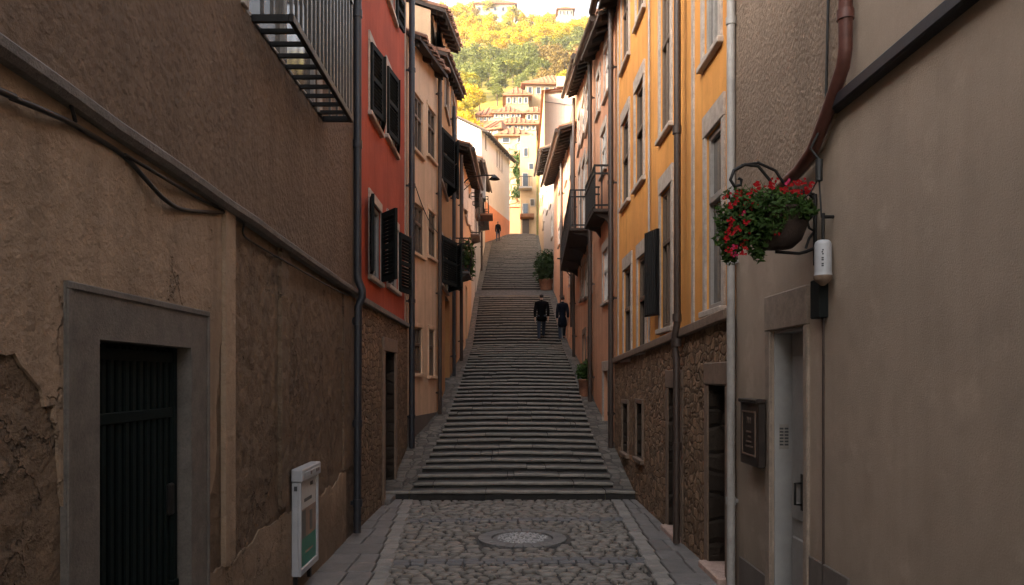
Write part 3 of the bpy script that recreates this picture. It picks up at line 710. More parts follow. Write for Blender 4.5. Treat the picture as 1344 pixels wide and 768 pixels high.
cb = MB(); Q = [W.pt(lerp(.2, W.L+.1, i/20), lerp(5.05, 4.45, i/20)-.15*math.sin(math.pi*i/20)**1, .03) for i in range(21)]; cb.tube(Q, .008, 5)
tag(cb.build('cable', M['cable'], None), 'thin dark cable sagging across the peach house front', 'cable')

# ochre house with the high belvedere
W = Wall((-1.30, 14.62), (-1.30, 21.0), 'L')
root = empty('ochre_house', (-1.4, 19, 1), 'narrow brown ochre house with big dark shutters and a planted balcony', 'house')
hs = [r2(578, 586, 182, 248), r2(589.5, 593, 205, 250), r2(578, 587, 318, 378), r2(590.5, 595, 322, 376), r2(583.5, 588.5, 100, 150), r2(592.5, 596.5, 128, 168)]
dr = (W.s_(584), W.s_(590), .3, gz(16.5)+2.1)
facade('wall', root, W, 0, W.L, .1, 7.9, 9.45, hs+[dr], M['ochre'], 0, .2, depth=5, ridge=1.4)
shs = [[('near', 14), ('far', 20)], [('far', 168, .5)], [('near', 15), ('far', 22)], [('far', 165, .5)], None, None]
for h, sh in zip(hs, shs): window(root, W, h, 'wood', 'glass', 'trim', .07, True, None, 1, sh)
t = MB(); W.box(t, dr[0], dr[1], .3, dr[3], -.19, -.15); t.build('door', M['shutterbrown'], root)
roof(root, W, 0, W.L, 7.97, 9.5, .20, 1.2, .35, so=.03, gutter=False)
# belvedere: upper floor set on the roof
mb = MB(); q0, q1 = .02, W.L-1.2
def zt(s): return lerp(8.75, 10.6, s/W.L)
A = [W.pt(q0, 7.0, -.12), W.pt(q1, 7.0, -.12), W.pt(q1, zt(q1), -.12), W.pt(q0, zt(q0), -.12)]; B = [W.pt(q0, 7.0, -3.4), W.pt(q1, 7.0, -3.4), W.pt(q1, zt(q1)+1.1, -3.4), W.pt(q0, zt(q0)+1.1, -3.4)]
mb.add(A+B, [(0, 1, 2, 3), (4, 5, 6, 7), (0, 3, 7, 4), (1, 2, 6, 5), (3, 2, 6, 7)]); mb.build('belvedere', M['peach'], root)
roof(root, W, q0, q1, zt(q0)+.05, zt(q1)+.05, .17, 3.3, 1.1, so=.05, gutter=False)
for s_a in (1.1, 3.0):
    window(root, W, (s_a, s_a+.7, zt(s_a)-.95, zt(s_a)-.25), 'wood', 'glass', None, sill=False, rec=-.02, d=-.12)
pipe(root, W, W.s_(591), 1.5, 8.2, .045, 'pipeblack', .09)
# balcony with climbing plant
def balcony(root, W, s0, s1, z, proj, h, mat='iron', slab='ledge', step=.12, curved=False, brackets=2, solid=False):
    b = MB(); W.box(b, s0, s1, z-.06, z, .0, proj, .01)
    for i in range(brackets):
        s = lerp(s0+.15, s1-.15, i/max(1, brackets-1)); b.prism([W.pt(s-.03, z-.06, 0), W.pt(s-.03, z-.06, proj*.85), W.pt(s-.03, z-.09, proj*.8), W.pt(s-.03, z-.14, proj*.3), W.pt(s-.03, z-.26, 0)], W.t*.06)
    bo = b.build('balcony', M[slab], root); r = MB()
    def post(s, d, zt=z+h):
        if curved:
            r.tube([W.pt(s, lerp(z, zt, k/5), d) + (W.n*.09*math.sin(math.pi*(1-k/5))**2 if d >= proj-.04 else W.n*0) for k in range(6)], .010, 5)
        else: W.box(r, s-.010, s+.010, z, zt, d-.01, d+.01)
    n = max(3, int((s1-s0)/step))
    for i in range(n+1): post(lerp(s0+.02, s1-.02, i/n), proj-.03)
    m = max(2, int(proj/step))
    for i in range(m):
        for s in (s0+.02, s1-.02): post(s, lerp(.03, proj-.03, i/m))
    for zz in (z+.06, z+h-.14, z+h):
        W.box(r, s0, s1, zz-.015, zz+.015, proj-.045, proj-.012)
        for s in (s0+.02, s1-.02): W.box(r, s-.015, s+.015, zz-.015, zz+.015, .0, proj-.045)
    if solid: W.box(r, s0+.01, s1-.01, z+.03, z+h-.02, proj-.034, proj-.026)
    r.build('railing', M[mat], bo); return bo
balcony(root, W, W.s_(595.5), W.L-.1, W.z_(606, 378), .4, .85, curved=True)

def leaf_cloud(mb, c, rad, n, size, mat=0, droop=0, rnd=R, shell=.55, stretch=1.0):
    c = Vector(c)
    for _ in range(n):
        while True:
            v = Vector((rnd.uniform(-1, 1), rnd.uniform(-1, 1), rnd.uniform(-1, 1)))
            if shell**2 < v.length_squared <= 1: break
        q = 1+.28*mnoise.noise(v*1.8+c)
        p = c+Vector((v.x*rad[0]*q, v.y*rad[1]*q, v.z*rad[2]*q)); p.z -= droop*abs(v.x)
        a = Vector((rnd.gauss(0, 1), rnd.gauss(0, 1), rnd.gauss(0, .7))).normalized(); b = a.cross(v+Vector((.1, .2, .3))).normalized(); s = size*rnd.uniform(.6, 1.3)
        t = a*s*stretch
        mb.add([p-t, p+b*s*.45, p+t, p-b*s*.45], [(0, 1, 2, 3)], mat)
pl = MB()
for k in range(5): leaf_cloud(pl, W.pt(W.s_(596.5)+.25*k, W.z_(606, 366)+.10*(k % 2)+.25*(k < 2), .3), (.22, .26, .34), 120, .07)
st = MB(); p0 = W.pt(W.s_(598), W.z_(606, 378), .25)
tp = empty('balcony_plant', p0, 'leafy climbing plant growing through the railing of the ochre house balcony', 'plant')
pl.build('foliage', M['leaf'], tp)
st.lathe([(.09, .0), (.13, .24), (.14, .25), (.12, .25), (.11, .2), (0, .2)], p0, 14); st.build('pot', M['clay'], tp)

# house with pale front and lamp bracket
W = Wall((-1.30, 21.04), (-1.32, 30.5), 'L')
root = empty('cream_house', (-1.4, 27, 2), 'cream house with white shutters and a sagging eave below the white house', 'house')
hs = [r2(610, 612.6, 252, 288), r2(614.5, 616.6, 262, 297), r2(604, 606.6, 236, 268), r2(611, 613, 330, 362)]
dr = (W.s_(611), W.s_(613.2), 2.0, gz(25.5)+2.1)
facade('wall', root, W, 0, W.L, 1.0, 8.1, 9.35, hs+[dr], M['peach'], 0, .2, depth=5, ridge=1.6)
for h in hs: window(root, W, h, 'whitewood', 'glass', 'trim', .1, True, None, 1, [('near', 170, .5), ('far', 165, .5)], 'whitewood', slats=False)
t = MB(); W.box(t, dr[0], dr[1], 2, dr[3], -.19, -.15); t.build('door', M['wood'], root)
roof(root, W, 0, W.L, 8.2, 9.42, .34, 5, 1.6, so=.04)
pipe(root, W, .25, 2.0, 7.9, .05, 'pipedark', .1)
lb = MB(); ls = W.s_(606); lz = W.z_(606, 243)
lb.tube([W.pt(ls, lz, 0), W.pt(ls, lz+.25, .25), W.pt(ls, lz+.3, .7), W.pt(ls, lz+.3, 1.0)], .022, 6); lb.tube([W.pt(ls, lz-.2, .01), W.pt(ls, lz+.15, .4)], .014, 6)
lr = empty('street_lamp', W.pt(ls, lz, 0), 'iron arm lamp reaching out from the cream house wall', 'street lamp')
lb.build('bracket', M['iron'], lr); lh = MB(); lh.lathe([(.02, .12), (.1, .05), (.17, -.02), (.16, -.03), (.05, .0)], W.pt(ls, lz+.2, 1.0), 14); lh.build('lamp_shade', M['iron'], lr)
mb = MB(); Q = [(.0, .0), (.9, .0)]; balcony(root, W, W.s_(617.5), W.s_(619.6), W.z_(618.6, 312), .35, 1.6)

W = Wall((-1.32, 30.54), (-1.46, 57.5), 'L')
root = empty('worn_white_house', (-1.4, 39, 5), 'worn white house with a crooked small roof and hanging balcony box', 'house')
hs = [r2(622.5, 624.2, 250, 280), r2(626, 627.5, 262, 290), r2(629, 630, 268, 292)]
dr = (W.s_(623), W.s_(624.6), 4.5, gz(34)+2.2)
facade('wall', root, W, 0, W.L, 3.0, 10.5, 15.8, hs+[dr], M['whitedirty'], 0, .2, depth=5, ridge=1.8)
for h in hs: window(root, W, h, 'wood', 'glass', 'trim', .1, True, None, 1, [('near', 150, .5), ('far', 150, .5)], 'shutterbrown', slats=False)
t = MB(); W.box(t, dr[0], dr[1], 4.5, dr[3], -.19, -.15); t.build('door', M['wood'], root)
roof(root, W, 0, W.L, 10.6, 15.9, .4, 5, 1.8, so=.05)
balcony(root, W, 8.6, 11.6, W.z_(630, 306), .55, 1.1, solid=True)
pipe(root, W, 12.8, 6.5, 12.6, .06, 'pipedark', .1)
mb = MB(); W.box(mb, 5.2, 6.6, 9.3, 9.38, 0, .8); ao = mb.build('porch_roof', M['tile'], root)
mb = MB(); W.box(mb, 8.6, 9.5, W.z_(629.5, 300)+.9, W.z_(629.5, 300)+2.6, .05, .4, .02); mb.build('awning_box', M['boxwhite'], root)

# white house turning the corner
W = Wall((-1.78, 58.3), (.45, 66.3), 'L')
root = empty('white_house', (-1.3, 60, 12), 'tall white house with a coral painted foot closing the left side of the steps', 'house')
hs = [r2(651.6, 653.2, 196, 219), r2(655.0, 656.4, 199, 222), r2(658.2, 659.6, 203, 226), r2(636.5, 638.4, 172, 196)]
facade('wall', root, W, 0, W.L, 10, 20.6, 20.6, hs, M['white'], 0, .25)
for h in hs: window(root, W, h, 'wood', 'glass', 'white', .08, True, None, 1, rec=.06, proud=.02)
mb = MB(); n_ = 12
mb.add([W.pt(0, 10, .02), W.pt(W.L, 10, .02), W.pt(W.L, W.z_(668, 290), .02), W.pt(W.s_(640.5), W.z_(640.5, 268), .02), W.pt(0, W.z_(640.5, 268)+.3, .02)], [(0, 1, 2, 3, 4)])
mb.build('coral_foot', M['coral'], root, recalc=False)
G = Wall((-6.6, 59.6), (-1.78, 58.3), 'R'); G.n = Vector((-.26, -.965, 0)).normalized()
mb = MB(); c0, c1, c2 = G.pt(0, 10), G.pt(G.L, 10), G.pt(G.L, 20.6); ap = G.pt(0, 23.3)
wh = [(G.s_(615.5), G.s_(618.6), zpx(196, 59), zpx(177, 59))]
mb.add([c0, c1, c2, ap], [(0, 1, 2, 3)]); mb.build('gable_wall', M['white'], root, recalc=False); mb = MB(); bk = [W.pt(W.L, 10), W.pt(W.L, 20.6), W.pt(W.L, 23.3, -5), W.pt(W.L, 10, -5)]; mb.add(bk, [(0, 1, 2, 3)])
mb.build('end_wall', M['white'], root, recalc=False)
window(root, G, wh[0], 'greywood', 'glass', 'white', .12, True, None, 1, rec=-.03, proud=.06)
roof(root, W, 0, W.L, 20.75, 20.75, .55, 5, 2.7, pitch_t=.35, so=.3)

# ------------------------------------------------------------------ RIGHT: beige house
W = Wall((1.85, -9), (1.85, 6.08), 'R')
root = empty('beige_house', (1.85, 4, 0), 'beige plastered house with a recessed grey door and roughcast upper wall', 'house')
dr = (S(4.68), S(5.26), -.05, 2.02)
facade('wall', root, W, 0, W.L, -.4, 5.7, 5.7, [dr], M['beige'], 0, .17, depth=7, ridge=2)  # unseen wall top kept low so more sky light reaches the lane
zl = 3.2
def rz(px, py): return (W.s_(px), W.z_(px, py))
LEDp = [(0, zl+.04), (S(3.2), zl+.03), (S(4.30), zl-.01), (S(4.40), 3.02), (S(4.96), 2.93), (S(5.5), 2.90), (W.L-.03, 2.90)]
skin(root, W, [LEDp[3], LEDp[4], LEDp[5], LEDp[6], (W.L-.03, 5.68), (S(4.12), 5.68, .02), (S(4.12), 3.25)], 'roughcast', -.01, .016, 'roughcast')
mb = MB(); W.bar(mb, (S(-8.9), zl+.04), (S(4.30), zl), .075, -.01, .06, 0, .01); mb.build('ledge', M['pipeblack'], root)
# brown drainpipe
mb = MB(); pp = [(S(4.0), 5.65), (S(4.0), 3.42), (S(4.03), 3.34), (S(4.22), 3.17), (S(4.32), 3.09), (S(4.42), 3.02), (S(4.62), 2.96), (S(5.0), 2.925), (S(5.3), 2.91)]
mb.tube([W.pt(a, z, .06) for a, z in pp], .036, 12)
for a, z in ((S(4.0), 3.6), (S(4.0), 4.6)): mb.tube([W.pt(a, z-.025, .06), W.pt(a, z+.025, .06)], .044, 12)
mb.build('drainpipe', M['pipebrown'], root)
pipe(root, W, W.L-.045, .02, 5.65, .033, 'pipepale', .055)
# door
t = MB(); fw = .17
W.box(t, dr[0]-.07, dr[0]-.004, -.2, 2.02, -.03, .02, .006); W.box(t, dr[1]+.004, dr[1]+.10, -.2, 2.02, -.03, .02, .006); W.box(t, dr[0]-.07, dr[1]+.10, 2.02, 2.26, -.03, .024, .006)
so = t.build('door_surround', M['doorbeige'], root)
t = MB(); W.box(t, dr[1]-.012, dr[1], -.05, 2.015, -.165, -.012); W.box(t, dr[0], dr[0]+.012, -.05, 2.015, -.165, -.012); W.box(t, dr[0]+.012, dr[1]-.012, 2.0, 2.015, -.165, -.012); t.build('reveal', M['revealpaint'], so)
t = MB(); W.box(t, dr[1]-.0125, dr[1]-.0145, 0, 0, 0, 0); t = MB()
t.obox(W.pt(dr[1]-.0135, 1.29, -.075), W.t*.002, W.n*.032, Vector((0, 0, .085))); stq = t.build('notice', M['greywood'], so)
t = MB()
for i in range(6):
    for j in range(2): t.obox(W.pt(dr[1]-.0157, 1.235+.022*i, -.092+.034*j), W.t*.001, W.n*.013, Vector((0, 0, .006)))
t.build('printing', M['ink'], stq)
t = MB(); W.box(t, dr[0]+.012, dr[1]-.012, -.05, 2.0, -.164, -.13, .004); m = (dr[0]+dr[1])/2
for zz, z2 in ((.12, .62), (.74, .86), (.98, 1.85)):
    for a, b in ((dr[0]+.06, m-.03), (m+.03, dr[1]-.06)): W.box(t, a, b, zz, z2, -.131, -.113, .008)
W.box(t, m-.012, m+.012, 0, 2, -.131, -.117)
do = t.build('door', M['doorpaint'], root)
t = MB(); t.tube([W.pt(m+.05, .86, -.115), W.pt(m+.05, .86, -.065), W.pt(m+.05, 1.0, -.065), W.pt(m+.05, 1.0, -.115)], .009, 8); W.box(t, m+.03, m+.07, .82, 1.06, -.115, -.108); t.build('handle', M['iron'], do)
t = MB(); W.box(t, S(4.08), dr[0]-.075, -.2, .62, -.01, .012, .004); t.build('plinth', M['greybase'], root); t = MB(); W.box(t, dr[1]+.105, W.L-.12, -.2, .3, -.01, .014, .004); t.build('plinth', M['greybase'], root)
# bronze plaque box
W3 = Wall((1.85, 0), (1.85, 6.08), 'R')
sb = empty('plaque', (1.8, 5.45, 1.3), 'dark bronze wall plaque with a raised frame beside the pale drainpipe', 'sign')
b = MB(); a0, a1, z0, z1 = 5.30, 5.70, 1.065, 1.545
W3.box(b, a0, a1, z0, z1, .03, .085, .006); W3.box(b, a0-.012, a1+.012, z1-.03, z1, .03, .1, .006); W3.box(b, a0+.04, a1-.04, z0+.04, z1-.04, 0, .03)
b.build('board', M['rust'], sb)
b = MB()
for q in ((a0+.05, a1-.05, z1-.1, z1-.088), (a0+.05, a1-.05, z0+.07, z0+.082)): W3.box(b, *q, .084, .091)
for q in ((a0+.05, a0+.06, z0+.082, z1-.1), (a1-.06, a1-.05, z0+.082, z1-.1)): W3.box(b, *q, .084, .091)
b.build('frame_line', M['rustline'], sb)
def text(body, size, loc, Wl, mat, parent, name='lettering', up=False):
    cu = bpy.data.curves.new(name, 'FONT'); cu.body = body; cu.size = size; cu.align_x = 'CENTER'; cu.extrude = .0015
    o = bpy.data.objects.new(name, cu); COL.objects.link(o); dg = bpy.context.evaluated_depsgraph_get(); dg.update()
    me = bpy.data.meshes.new_from_object(o.evaluated_get(dg)); bpy.data.objects.remove(o)
    x = -Wl.t; z = Vector((0, 0, 1))
    if up: x, z = Vector((0, 0, 1)), Wl.t
    Mx = Matrix((( x.x, z.x, Wl.n.x, 0), (x.y, z.y, Wl.n.y, 0), (x.z, z.z, Wl.n.z, 0), (0, 0, 0, 1)))
    p = loc - origin_of(parent); me.transform(Matrix.Translation(p) @ Mx); me.materials.clear(); me.materials.append(M[mat])
    q = bpy.data.objects.new(name, me); COL.objects.link(q); q.parent = parent; return q
text('711', .07, W3.pt(5.5, 1.365, .086), W3, 'rustline', sb)
b = MB(); rr = random.Random(3)
for k, zz in enumerate((1.30, 1.265, 1.23, 1.195)):
    x = 5.5+[.055, .02, .06, .075][k]; e = 5.5-[.055, .05, .06, .075][k]
    while x > e: w = rr.uniform(.012, .03); W3.box(b, x-w, x, zz, zz+.012, .0845, .0875); x -= w+.008
b.build('lettering', M['rustline'], sb)
# hanging flower basket on its scroll bracket
YB = 4.5
fb = empty('flower_basket', (1.58, YB, 2.45), 'hanging basket of red flowers on a scrolled iron bracket', 'flower basket')
b = MB(); cx, zc = 1.60, 2.455
b.lathe([(.0, .0), (.10, .005), (.15, .05), (.185, .14), (.195, .21), (.205, .215), (.205, .23), (.185, .23), (.18, .2), (0, .19)], (cx, YB, zc), 24, sx=1.0, sy=.8); b.build('basket', M['bowl'], fb)
b = MB()
b.tube([(1.835, YB, 2.36), (1.835, YB, 2.78)], .012, 8); b.tube([(1.84, YB, 2.74), (1.78, YB, 2.80), (1.7, YB, 2.78), (1.66, YB, 2.70)], .009, 8)
b.tube([(1.83, YB, 2.46), (1.78, YB, 2.44), (1.74, YB, 2.43), (1.60, YB, 2.44)], .010, 8); b.tube([(1.83, YB, 2.66), (1.79, YB, 2.62), (1.80, YB, 2.58), (1.83, YB, 2.56), (1.80, YB, 2.52), (1.78, YB, 2.46)], .008, 8)
arc = [(1.60-.02, YB, 2.70), (1.57, YB, 2.86), (1.50, YB, 2.945), (1.42, YB, 2.955), (1.355, YB, 2.92), (1.335, YB, 2.865), (1.36, YB, 2.825), (1.395, YB, 2.835), (1.40, YB, 2.865), (1.38, YB, 2.875)]
b.tube(arc, .010, 8); b.tube([(1.40, YB, 2.95), (1.50, YB, 2.965), (1.60, YB, 2.92), (1.66, YB, 2.83), (1.7, YB, 2.70)], .009, 8); b.tube([(1.83, YB, 2.78), (1.75, YB, 2.79), (1.68, YB, 2.81)], .009, 8)
b.build('bracket', M['iron'], fb)
b = MB(); rf = random.Random(5)
for c, rd, n in (((1.55, YB-.02, 2.71), (.23, .17, .10), 900), ((1.38, YB-.03, 2.64), (.14, .15, .17), 800), ((1.33, YB-.02, 2.53), (.09, .12, .13), 420), ((1.33, YB, 2.42), (.05, .07, .06), 90), ((1.68, YB-.02, 2.69), (.13, .15, .09), 480), ((1.44, YB-.1, 2.52), (.10, .06, .12), 300), ((1.47, YB-.1, 2.41), (.04, .04, .05), 60), ((1.60, YB-.12, 2.66), (.15, .06, .07), 300), ((1.50, YB-.15, 2.60), (.12, .05, .10), 320), ((1.72, YB-.12, 2.66), (.08, .06, .06), 160)):
    leaf_cloud(b, c, rd, int(n*1.5), .0185, 0, 0, rf, .2)
for i in range(70):
    a = rf.uniform(1.27, 1.75); p = Vector((a, YB+rf.uniform(-.14, .1), 2.74+rf.uniform(0, .07)-.9*max(0, 1.4-a))); b.tube([p, p+Vector((rf.uniform(-.03, .03), rf.uniform(-.03, .03), rf.uniform(.02, .06)))], .0016, 4, caps=False)
b.build('foliage', M['leaf'], fb)
spots = []
for i in range(60):
    u = rf.random()
    if u < .42: p = (rf.uniform(1.26, 1.40), rf.uniform(2.40, 2.76))
    elif u < .8: p = (rf.uniform(1.36, 1.76), rf.uniform(2.74, 2.83))
    else: p = (rf.uniform(1.3, 1.72), rf.uniform(2.5, 2.76))
    spots.append(p)
for i, (x, zz) in enumerate(spots):
    m = MB(); c = Vector((x, YB-rf.uniform(.08, .17), zz))
    for k in range(rf.randint(4, 7)):
        q = c+Vector((rf.gauss(0, .011), rf.gauss(0, .009), rf.gauss(0, .010)))
        for w in range(5):
            a = 2*math.pi*w/5+rf.random(); e1 = Vector((math.cos(a), rf.uniform(-.6, -.1), math.sin(a))).normalized(); e2 = e1.cross(Vector((0, 1, .2))).normalized(); L = rf.uniform(.007, .011)
            m.add([q, q+e1*L*.6+e2*L*.5, q+e1*L, q+e1*L*.6-e2*L*.5], [(0, 1, 2, 3)])
    m.build('flower', M['pinkpetal' if i % 17 == 4 else 'petal'], fb)
# white cylindrical device, black box and the hanging cable
cx, cy = 1.79, 4.28
d = empty('wall_sensor', (cx, cy, 2.27), 'white upright canister with a grey pointed tip fixed on the beige wall', 'sensor')
b = MB(); b.lathe([(.0, .195), (.030, .193), (.042, .182), (.046, .165), (.046, .02), (.048, .0), (.05, -.005)], (cx, cy, 2.275), 24); body = b.build('canister', M['boxwhite'], d)
b = MB(); b.lathe([(.051, .0), (.052, -.015), (.042, -.03), (.012, -.055), (0, -.058)], (cx, cy, 2.27), 24); b.build('tip', M['trimdark'], d)
b = MB(); b.tube([(cx, cy, 2.465), (cx, cy, 2.62)], .010, 8); b.tube([(cx, cy, 2.6), (1.85, cy, 2.6)], .010, 8); b.build('mount', M['iron'], d)
b = MB(); rr = random.Random(4)
for k in range(9):
    zz = 2.32+.011*k; a = math.radians(245)
    for q in (-.14, .0, .14):
        if rr.random() < .75: aa = a+q*.5; b.obox((cx+.0465*math.cos(aa), cy+.0465*math.sin(aa), zz), (-math.sin(aa)*.0026, math.cos(aa)*.0026, 0), (math.cos(aa)*.0008, math.sin(aa)*.0008, 0), (0, 0, .004))
b.build('lettering', M['ink'], body)
b = MB(); W3.box(b, 4.345, 4.475, 2.04, 2.265, .0, .055, .006)
bb = tag(b.build('alarm_box', M['shutter'], None), 'small plain black box at the top corner of the beige house doorway', 'box')
b = MB(); W3.box(b, 4.40, 4.409, .2, 2.04, 0.0, .012); b.build('conduit', M['pipedark'], bb)
b = MB(); b.tube([W3.pt(4.25, 5.6, .035), W3.pt(4.26, 4, .035), W3.pt(4.27, 3.15, .05), W3.pt(4.33, 3.0, .11), W3.pt(4.31, 2.93, .07)], .008, 6)
b.tube([W3.pt(4.31, 2.93, .07), W3.pt(4.31, 2.915, .07), W3.pt(4.31, 2.86, .07), W3.pt(4.31, 2.83, .07), W3.pt(4.31, 2.81, .07)], .021, 8); b.tube([W3.pt(4.31, 2.82, .07), W3.pt(4.30, 2.6, .06)], .005, 6)
b.tube([W3.pt(4.31, 2.83, .07), W3.pt(4.36, 2.75, .1), W3.pt(4.42, 2.70, .16), W3.pt(4.48, 2.70, .2)], .004, 6)
tag(b.build('cable', M['cable'], None), 'dark cable with a plug hanging beside the brown drainpipe', 'cable')

# ------------------------------------------------------------------ orange house
W = Wall((1.85, 6.12), (1.85, 12.6), 'R')
root = empty('orange_house', (1.85, 9, 0), 'bright orange house with tall stone framed windows on a rubble base', 'house')
big = [r2(928, 949, 168, 405), r2(925, 945, -170, 68), r2(868, 882, 248, 430), r2(867.5, 881, -20, 172), r2(834.5, 845.5, 112, 240), r2(817, 826, 156, 267), r2(838, 848, 336, 460), r2(819.5, 829, 352, 470), r2(817, 826, -45, 82), r2(836, 846, -110, 22)]
base0, base1 = 2.20, 1.955
facade('wall', root, W, 0, W.L, 1.9, 7.85, 7.85, big, M['orange'], 0, .22, depth=6, ridge=2)
skin(root, W, [(0.0, 2.22), (W.s_(906), 2.15), (W.s_(906), 7.8), (0.0, 7.8)], 'orange2', -.01, .004, 'plaster') if False else None
sm = [r2(820.5, 827.5, 530, 594), r2(839, 847, 530, 601)]
drs = [(W.s_(957), W.s_(934.5), -.02, W.z_(945, 506)), (W.s_(897), W.s_(881), -.02, W.z_(889, 510))]
facade('stone_base', root, W, 0, W.L, -.3, base0, base1, sm+drs, M['rubble'], .03, .34, depth=6, lining='shadestone')
mb = MB(); W.bar(mb, (0.01, base0+.01), (W.L-.01, base1+.01), .09, -.01, .085, 0, .01); mb.build('string_course', M['trimdark'], root)
for i, h in enumerate(big):
    sh = None
    window(root, W, h, 'greywood' if i in (0, 1) else 'wood', 'curtain' if i == 0 else 'deepglass', 'trim', .085, True, .62 if i in (0, 2, 3) else .55, 0 if i in (0, 4, 5, 6, 7) else 1, sh, 'iron', lint=.2, slats=False)
mb = MB(); q = r2(856, 868, 306, 416); leaf_shutter(mb, W, W.s_(868.5), 1, q[2], q[3], .34, math.radians(14), .045, False)
for k in range(6): W.box(mb, W.s_(868.5)+.03+.052*k, W.s_(868.5)+.05+.052*k, q[2]+.02, q[3]-.02, .07+.012*k, .085+.012*k)
mb.build('shutter', M['iron'], root)
for h in sm: window(root, W, h, 'wood', 'glass', 'trimdark', .05, True, None, 0, d=.03, rec=.12)
for h in drs:
    t = MB(); W.box(t, h[0]-.13, h[0]-.004, -.1, h[3], -.02, .04, .01); W.box(t, h[1]+.004, h[1]+.13, -.1, h[3], -.02, .04, .01); W.box(t, h[0]-.13, h[1]+.13, h[3]+.004, h[3]+.2, -.02, .045, .01); so = t.build('door_surround', M['trimdark'], root)
    t = MB(); W.box(t, h[0]-.06, h[1]+.06, -.05, .06, -.3, .11, .012); t.build('doorstep', M['pinksill'], so)
    t = MB(); W.box(t, h[0], h[1], .06, h[3], -.31, -.275); k = (h[1]-h[0])
    for i in range(4): W.box(t, h[0]+k*(.03+.245*i), h[0]+k*(.235+.245*i), .1, h[3]-.05, -.276, -.262, .005)
    t.build('door', M['shutterbrown'], root)
sp = W.s_(902)
mb = MB(); mb.tube([W.pt(sp, 7.7, .1), W.pt(sp, 2.25, .1), W.pt(sp+.03, 2.12, .12), W.pt(sp+.03, 2.02, .12), W.pt(sp, 1.9, .11), W.pt(sp, .02, .11)], .035, 10)
for zz in (2.05, 2.3, 4.2, 1.0): mb.tube([W.pt(sp, zz-.04, .105), W.pt(sp, zz+.04, .105)], .046, 10)
mb.build('drainpipe', M['pipedark'], root)
mb = MB(); W.box(mb, W.s_(911)-.03, W.s_(911)+.05, 2.2, 7.8, -.01, .018); mb.build('pilaster_strip', M['trim'], root)
pipe(root, W, W.s_(855), 2.1, 7.7, .014, 'pipepale', .03, 'conduit', False)
pipe(root, W, W.L-.07, .4, 7.75, .045, 'pipedark', .1)
mb = MB(); W.box(mb, W.L-.30, W.L-.20, 2.0, 7.8, -.01, .014); mb.build('corner_strip', M['trim'], root)
roof(root, W, 0, W.L, 7.95, 7.95, .3, 6, 2.2, so=.02)

# salmon houses
W = Wall((1.84, 12.62), (1.845, 15.6), 'R')
root = empty('salmon_house', (1.95, 14, .5), 'salmon house with a small caged balcony next to the orange house', 'house')
hs = [r2(794, 799.5, 62, 125), r2(789.5, 796, 172, 226), r2(792, 799, 328, 396), r2(784, 788, 100, 150)]
dr = (W.s_(799.5), W.s_(793), .2, W.z_(796, 487))
facade('wall', root, W, 0, W.L, -.2, 7.75, 8.25, hs+[dr], M['salmon'], 0, .2, depth=6, ridge=2)
for h in hs: window(root, W, h, 'whitewood', 'glass', 'trim', .08, True, .6, 1, lint=.16)
t = MB(); W.box(t, dr[0]-.12, dr[0]-.004, .1, dr[3], -.15, .03, .01); W.box(t, dr[1]+.004, dr[1]+.12, .1, dr[3], -.15, .03, .01); W.box(t, dr[0]-.12, dr[1]+.12, dr[3], dr[3]+.18, -.15, .035, .01); so = t.build('door_surround', M['trim'], root)
t = MB(); W.box(t, dr[0], dr[1], .2, dr[3], -.19, -.15); t.build('door', M['greywood'], root)
balcony(root, W, W.s_(801.5), W.s_(787), W.z_(795, 284), .3, .75, brackets=2, slab='rafter')
roof(root, W, 0, W.L, 7.85, 8.35, .28, 6, 2.2, so=.02)
pipe(root, W, W.L-.05, 1.0, 8.2, .045, 'pipedark', .1)

W = Wall((1.845, 15.64), (2.14, 22.5), 'R')
root = empty('terracotta_house', (2.1, 20, 1.5), 'faded terracotta house with a long black iron balcony', 'house')
hs = [r2(769.5, 774.5, 108, 165), r2(764, 767.5, 132, 182), r2(759.3, 762, 150, 196), r2(770.5, 777.5, 200, 312), r2(764.5, 768.5, 212, 316), r2(759.6, 762.5, 222, 318), r2(772, 777.5, 338, 386), r2(766.5, 770.5, 344, 390), r2(762, 765, 350, 392)]
dr = (W.s_(777), W.s_(773), 1.0, W.z_(775, 448)); dr2 = (W.s_(769), W.s_(766), 1.0, W.z_(767, 440))
facade('wall', root, W, 0, W.L, .3, 8.4, 10.1, hs+[dr, dr2], M['salmon'], 0, .2, depth=6, ridge=2)
for i, h in enumerate(hs): window(root, W, h, 'whitewood', 'glass', 'trim', .08, i < 3 or i > 5, .6, 1, lint=.16)
for q in (dr, dr2):
    t = MB(); W.box(t, q[0]-.1, q[0]-.004, 1, q[3], -.15, .03, .01); W.box(t, q[1]+.004, q[1]+.1, 1, q[3], -.15, .03, .01); W.box(t, q[0]-.1, q[1]+.1, q[3], q[3]+.16, -.15, .035, .01); so = t.build('door_surround', M['trimdark'], root)
    t = MB(); W.box(t, q[0], q[1], 1, q[3], -.19, -.15); t.build('door', M['wood'], root)
balcony(root, W, W.s_(778), W.L-.35, 4.85, .50, .8, brackets=4, slab='rafter', step=.11)
roof(root, W, 0, W.L, 8.5, 10.2, .32, 6, 2.2, so=.02)
pipe(root, W, W.L-.1, 2.2, 9.9, .045, 'pipedark', .1)
# iron lamp bracket beneath
lb = MB(); ls = W.s_(759); lz = W.z_(759, 352)
lb.tube([W.pt(ls, lz, 0), W.pt(ls, lz+.14, .2), W.pt(ls, lz+.26, .42), W.pt(ls, lz+.28, .6)], .022, 6); lb.tube([W.pt(ls, lz+.2, .02), W.pt(ls, lz+.05, .25), W.pt(ls, lz-.12, .32), W.pt(ls, lz-.22, .22)], .016, 6)
tag(lb.build('lamp_bracket', M['iron'], None), 'curled iron wall bracket below the long black balcony', 'bracket')

